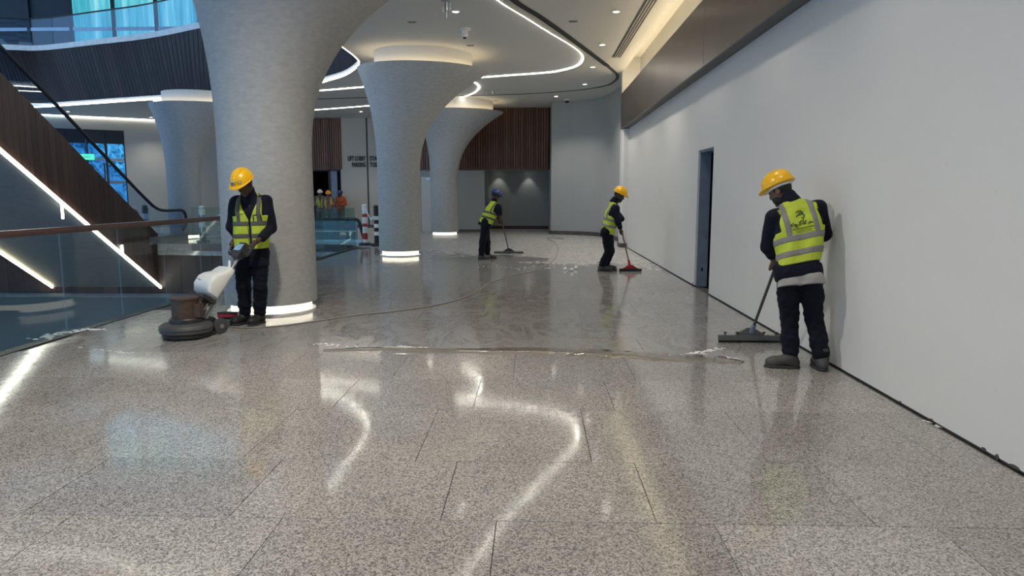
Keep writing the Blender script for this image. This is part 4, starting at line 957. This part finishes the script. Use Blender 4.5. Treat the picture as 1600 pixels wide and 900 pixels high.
    # boots with soles
    for s_ in 'LR':
        a_, to = J['a' + s_], J['t' + s_]; fd = to - a_; fd[2] = 0; fd = nrmz(fd); gz = to[2]; sd = np.array((fd[1], -fd[0], 0)); M3 = np.array([sd, fd, (0, 0, 1)])
        c0 = np.array((a_[0], a_[1], gz)); bo = Field(vox)
        bo.cap(a_ + (0, 0, .06), c0 + (0, 0, .07) - fd * .0, .052, .054, .02).cap(c0 + (0, 0, .085), c0 + fd * .12 + (0, 0, .05), .05, .046, .03).ell(c0 + fd * .15 + (0, 0, .044), (.050, .062, .050), M3, .03).ell(c0 - fd * .03 + (0, 0, .045), (.042, .05, .05), M3, .03)
        bt, _, _ = fpart(bo, 'boot', pal['boot'], t, lambda D, X, Y, Z: np.maximum(D, gz + .012 - Z), 1)
        sl = Field(vox).ell(c0 + fd * .13, (.056, .092, .05), M3, 0).ell(c0 - fd * .02, (.050, .068, .05), M3, .05).cap(c0, c0 + fd * .12, .046, .05, .03)
        fpart(sl, 'sole', 'sole_dark', bt, lambda D, X, Y, Z: np.maximum(D, np.abs(Z - gz - .012) - .0125), 1)
    # hi-vis vest
    if pal.get('vest'):
        e0 = .014; vlen = opts.get('vest_len', tl * .86); open_ = opts.get('open', .012)
        def vpost(extra):
            def f_(D, X, Y, Z):
                a, b, c = loc(X, Y, Z); D = D + fo(X, Y, Z) - extra
                D = np.maximum(D, -(c + vlen)); D = np.maximum(D, c - .11)
                hw = abs((sR - chest) @ rt)                    # arm holes
                hole = (1 - np.sqrt((b / .085) ** 2 + ((c + .04) / .145) ** 2)) * .08
                D = np.maximum(D, np.minimum(hole, (np.abs(a) - hw + .075) * 1.))
                D = np.maximum(D, np.where(c > -.16, np.abs(a) - hw + .025, -1))
                nk = .070
                D = np.maximum(D, np.where(c > .0, nk - np.sqrt(a * a + ((b - .01) * .9) ** 2), -1))
                vn = np.clip((c + .24) * .42, open_, .09) - np.abs(a)      # V neck and front opening
                return np.maximum(D, np.where(b > .02, vn, -1))
            return f_
        ve, vv, vq = fpart(torso(Field(vox), e0), 'vest', pal['vest'], t, vpost(0.), 2)
        bands = opts.get('bands', (-.24, -.36)); bw = .026
        for zc in bands:
            f0 = vpost(.005); fpart(torso(Field(vox), e0), 'reflective_band', pal['band'], ve, lambda D, X, Y, Z, zc=zc, f0=f0: np.maximum(f0(D, X, Y, Z), np.abs(loc(X, Y, Z)[2] - zc) - bw), 1)
        for k in (-1, 1):
            f0 = vpost(.0045); fpart(torso(Field(vox), e0), 'shoulder_band', pal['band'], ve, lambda D, X, Y, Z, k=k, f0=f0: np.maximum(f0(D, X, Y, Z), np.maximum(np.abs(loc(X, Y, Z)[0] * k - .115) - .024, bands[0] - loc(X, Y, Z)[2])), 1)
        bvh = BVHTree.FromPolygons([tuple(v) for v in vv], [tuple(q) for q in vq])
        def ribbon(pname, polys, width, mat, sgn):             # flat print / piping laid on the cloth; sgn +1 front, -1 back
            m = MB()
            for pl_ in polys:
                pts = []
                for i in range(len(pl_) - 1):
                    for s2 in np.linspace(0, 1, 5)[: 5 if i == len(pl_) - 2 else 4]: pts.append(np.array(pl_[i]) * (1 - s2) + np.array(pl_[i + 1]) * s2)
                L2, R2 = [], []
                for i, p in enumerate(pts):
                    tg = pts[min(i + 1, len(pts) - 1)] - pts[max(i - 1, 0)]; tg = tg / (np.linalg.norm(tg) + 1e-9); pn = np.array((-tg[1], tg[0])) * width / 2
                    for lst, q in ((L2, p + pn), (R2, p - pn)):
                        o_ = chest + rt * q[0] + up * q[1] + fr * .5 * sgn; hit = bvh.ray_cast(Vector(o_), Vector(-fr * sgn))
                        lst.append(np.array(hit[0]) + fr * sgn * .004 if hit[0] else None)
                for i in range(len(pts) - 1):
                    qd = [L2[i], L2[i + 1], R2[i + 1], R2[i]]
                    if all(x is not None for x in qd): m.prism(qd, -fr * sgn * .003)
            if m.v: obj(pname, m.mesh(pname), mat, ve)
        for spec in opts.get('prints', []): ribbon(*spec)
    return t
def joints(root, d, Y0):                                       # joints read off as sight lines at a given distance
    return {k: ony(x, y, Y0 + dy) - root for k, (x, y, dy) in d.items()}
# ------------------------------------------------------------------ the workers
root = np.array((*onz(393, 506)[:2], 0.)); Y0 = root[1]
J = joints(root, dict(head=(382, 288, -.12), neck=(389, 305, -.02), sR=(369, 315, 0), sL=(416, 314, .02), eR=(362, 355, .0), eL=(424, 357, .02), hR=(380, 398, 0), hL=(405, 398, .02), kR=(381, 449, -.02), kL=(407, 449, 0), aR=(383, 492, .03), aL=(406, 493, .05)), Y0)
gR, gL = GRIP if GRIP[0][0] < GRIP[1][0] else GRIP[::-1]
gR, gL = gR - root, gL - root
J['wR'] = gR + (.0, .10, .05); J['wL'] = gL + (.03, .10, .05)
for s_, dx in (('R', -.12), ('L', -.05)): J['t' + s_] = np.array((J['a' + s_][0] + dx, J['a' + s_][1] - .22, 0.)); J['a' + s_][2] = .10
sq = lambda x0, x1, z0, z1: [(x0, z0), (x1, z0), (x1, z1), (x0, z1), (x0, z0)]
person('person', 'man in yellow helmet and hi-vis vest pushing the disc scrubber by the big column', root, J, (-.30, -.85, -.62), .0065,
       dict(skin='skin_dark', helmet='helmet_yellow', shirt='navy_cloth', trousers='navy_trouser', boot='boot_black', vest='hivis_yellow', band='reflective_dark'),
       dict(gripR=(gR, hd), gripL=(gL, hd), stickers=True, girth=1.05, hem=.10, vest_len=.54, bands=(-.25, -.39),
            prints=[('pocket_outline', [sq(-.14, -.055, -.235, -.155)], .010, 'navy_cloth', 1), ('pocket_flap', [[(-.17, -.36), (-.05, -.33)], [(.05, -.34), (.17, -.36)]], .02, 'hivis_yellow', 1),
                    ('zip_edge', [[(.016, -.25), (.018, -.52)], [(-.016, -.25), (-.018, -.52)]], .008, 'reflective_dark', 1), ('pen_pocket', [[(.05, -.14), (.12, -.145)]], .006, 'reflective_dark', 1)]))

root = np.array((2.36, 6.10, 0.)); Y0 = root[1]
J = joints(root, dict(head=(1220, 299, .26), neck=(1238, 315, .16), sL=(1207, 340, .14), sR=(1279, 325, .10), eL=(1200, 386, .20), eR=(1287, 366, .22), hL=(1231, 432, -.02), hR=(1266, 432, -.04), kL=(1233, 492, .06), kR=(1272, 494, .02), aL=(1236, 545, -.02), aR=(1285, 549, -.08)), Y0)
sqc = onz(1172, 533)
hand1 = ony(1211, 419, 6.50); hand2 = hand1 + (hand1 - (sqc + (0, 0, .1))) * .30
J['wL'] = hand1 - root + (-.035, -.08, .07); J['wR'] = hand2 - root + (.08, -.05, .02)
dD, _ = squeegee(1172, 535, 99, hand1, 'wide grey floor squeegee held by the near worker at the white wall', 'floor_squeegee', 'grey_rubber', 'grey_plastic', 'grey_plastic', .62, .05, .05, 0., True)
J['aL'][2] = J['aR'][2] = .11
J['tL'] = np.array((J['aL'][0] - .19, J['aL'][1] + .03, 0.)); J['tR'] = np.array((J['aR'][0] + .02, J['aR'][1] + .22, 0.))
def arc(cx, cy, rx, ry, a0, a1, n=7): return [(cx + rx * math.cos(a), cy + ry * math.sin(a)) for a in np.linspace(a0, a1, n)]
# back print: a curling emblem over an Arabic company name (read right to left) and small lines below.  x to the man's right
fl_ = lambda pl: [(x, z) for x, z in pl]
logo = [arc(.0, -.035, .03, .022, 2.6, -.6), arc(.012, -.06, .026, .018, 1.7, -1.2), arc(.004, -.088, .018, .016, 1.2, -2.2), [(-.03, -.06), (-.012, -.045), (.008, -.05)], [(-.005, -.035), (.02, -.028), (.034, -.035)]]
zb = -.135
arab = [[(.085, zb + .010), (.080, zb), (.072, zb), (.070, zb + .010), (.066, zb), (.058, zb), (.056, zb + .012)], [(.066, zb + .022), (.071, zb + .026)],            # sheen
        arc(.047, zb + .002, .010, .012, .6, -1.4, 5), [(.036, zb), (.026, zb), (.026, zb + .02), (.034, zb + .026)], [(.040, zb + .018), (.030, zb + .030)],          # ra, kaf
        arc(.014, zb + .007, .008, .008, 0, 6.28, 8), [(.010, zb + .022), (.018, zb + .022)],                                                                     # ta marbuta
        [(-.006, zb), (-.006, zb + .03)], [(-.016, zb + .03), (-.016, zb), (-.03, zb)], arc(-.036, zb - .004, .012, .014, 1.4, 4.6, 6), [(-.037, zb - .008), (-.034, zb - .008)],  # alef, lam, jeem
        arc(-.054, zb + .006, .006, .006, 0, 6.28, 7), arc(-.060, zb - .002, .010, .010, .2, -1.6, 4), [(-.070, zb), (-.070, zb + .03)], [(-.078, zb), (-.088, zb), (-.088, zb + .014), (-.082, zb + .02)]]
small = [[(x, -.165), (x + .008, -.165)] for x in np.arange(-.085, .085, .011)]
tiny = [[(x, z), (x + .006, z)] for z in (-.182, -.196) for x in np.arange(-.06, .06, .009)]
person('person', 'man in yellow helmet and printed hi-vis vest squeegeeing beside the white wall, seen from behind', root, J, (-.62, .62, -.42), .0065,
       dict(skin='skin_mid', helmet='helmet_yellow', shirt='navy_cloth', trousers='navy_trouser', boot='boot_grey', vest='hivis_yellow', band='reflective_grey'),
       dict(gripL=(hand1 - root, dD), gripR=(hand2 - root, dD), band=True, beard=True, girth=1.0, hem=-.03, vest_len=.45, bands=(-.235, -.36), sleeve=.6, tee=True, hs=1.04,
            prints=[('emblem', logo, .008, 'print_dark', -1), ('company_name', arab, .006, 'print_dark', -1), ('small_print', small, .006, 'print_dark', -1), ('fine_print', tiny, .0035, 'print_dark', -1)]))

root = np.array((*onz(944, 423)[:2], 0.)); Y0 = root[1]
J = joints(root, dict(head=(967, 306, .02), neck=(958, 316, .0), sR=(962, 326, -.16), sL=(956, 324, .16), eR=(966, 347, -.22), eL=(971, 342, .10), hR=(947, 366, -.09), hL=(950, 366, .09), kR=(951, 392, -.09), kL=(954, 392, .09), aR=(940, 417, -.08), aL=(947, 415, .10)), Y0)
h1 = ony(972, 363, Y0 - .06); h0 = onz(985, 422) + (0, 0, .08); dv = nrmz(h1 - h0); h2 = h1 + dv * .33
J['wR'] = h1 - root + (-.04, -.03, .08); J['wL'] = h2 - root + (-.05, .05, .03)
squeegee(985, 424, 35, h1, 'red and black floor squeegee with a thin pole held by the worker near the doorway', 'floor_squeegee', 'pole_tan', 'black_rubber', 'red_plastic', .42, .045, .03)
for s_ in 'RL': J['a' + s_][2] = .10; J['t' + s_] = J['a' + s_] * (1, 1, 0) + (.21, -.03, 0)
person('person', 'man in yellow helmet and hi-vis vest sweeping water near the dark doorway', root, J, (.90, -.18, -.40), .009,
       dict(skin='skin_dark', helmet='helmet_yellow', shirt='navy_cloth', trousers='navy_trouser', boot='boot_grey', vest='hivis_yellow', band='reflective_grey'),
       dict(gripR=(h1 - root, dv), gripL=(h2 - root, dv), beard=True, girth=1.0, hem=.04, vest_len=.54, bands=(-.24, -.36)))

root = np.array((*onz(757, 405)[:2], 0.)); Y0 = root[1]
J = joints(root, dict(head=(774, 307, .05), neck=(772, 316, .02), sR=(779, 323, -.13), sL=(765, 320, .14), eR=(781, 336, -.15), eL=(779, 340, .12), hR=(759, 350, -.08), hL=(757, 350, .08), kR=(754, 378, -.09), kL=(761, 378, .09), aR=(752, 400, -.09), aL=(762, 399, .10)), Y0)
h1 = ony(785, 350, Y0 + .1); h0 = onz(795, 395) + (0, 0, .08); dv = nrmz(h1 - h0); h2 = h1 + dv * .18
J['wL'] = h1 - root + (-.07, .02, .03); J['wR'] = h2 - root + (-.04, -.06, .05)
squeegee(795, 396, 46, h1, 'wide dark floor squeegee held by the man with the blue helmet', 'floor_squeegee', 'motor_brown', 'grey_plastic', 'dark_plastic', .34, .05, .03)
for s_ in 'RL': J['a' + s_][2] = .10; J['t' + s_] = J['a' + s_] * (1, 1, 0) + (.20, .04, 0)
person('person', 'bending man in blue helmet and hi-vis vest squeegeeing in the middle of the hall', root, J, (.80, .42, -.45), .0095,
       dict(skin='skin_dark', helmet='helmet_blue', shirt='navy_cloth', trousers='navy_trouser', boot='boot_grey', vest='hivis_yellow', band='reflective_dark'),
       dict(gripR=(h2 - root, dv), gripL=(h1 - root, dv), girth=1.0, hem=.02, vest_len=.47, bands=(-.20, -.32), sleeve=.3))

# three people waiting in the lobby doorway
def stander(px, Y, h, face, label, pal, opts):
    q = ony(px, 330, Y); root = np.array((q[0], q[1], 0.)); f_ = nrmz((*face[:2], 0)); r_ = np.array((f_[1], -f_[0], 0)); k = h / 1.75
    P = lambda x, y, z: (r_ * x + f_ * y) * k + np.array((0, 0, z * k))
    J = dict(head=P(0, .03, 1.56), neck=P(0, 0, 1.42), sR=P(.19, 0, 1.38), sL=P(-.19, 0, 1.38), eR=P(.25, -.02, 1.10), eL=P(-.25, -.02, 1.10), wR=P(.16, .2, 1.0), wL=P(-.14, .2, 1.05), hR=P(.09, 0, .92), hL=P(-.09, 0, .92), kR=P(.10, .02, .5), kL=P(-.10, .02, .5), aR=P(.11, 0, .1), aL=P(-.11, 0, .1), tR=P(.13, .22, 0), tL=P(-.13, .22, 0))
    o = dict(gripR=(J['wR'] + f_ * .08, r_), gripL=(J['wL'] + f_ * .08, r_), vest_len=.46); o.update(opts)
    person('person', label, root, J, face, .015, pal, o)
stander(501, 31.2, 1.74, (.3, -.9, -.1), 'person in white helmet and hi-vis vest standing in the far lobby doorway', dict(skin='skin_mid', helmet='helmet_white', shirt='olive_cloth', trousers='khaki_cloth', boot='boot_grey', vest='hivis_yellow', band='reflective_grey'), {})
stander(514, 30.5, 1.68, (.1, -1, -.1), 'person in orange helmet and open vest standing in the far lobby doorway', dict(skin='skin_mid', helmet='helmet_orange', shirt='plaid_cloth', trousers='khaki_cloth', boot='boot_grey', vest='hivis_yellow', band='reflective_grey'), dict(open=.07))
stander(533, 31.4, 1.70, (-.4, -.9, -.1), 'person in orange shirt and dark helmet at the right of the far lobby doorway', dict(skin='skin_dark', helmet='helmet_blue', shirt='orange_cloth', trousers='khaki_cloth', boot='boot_grey'), dict(hem=.08))
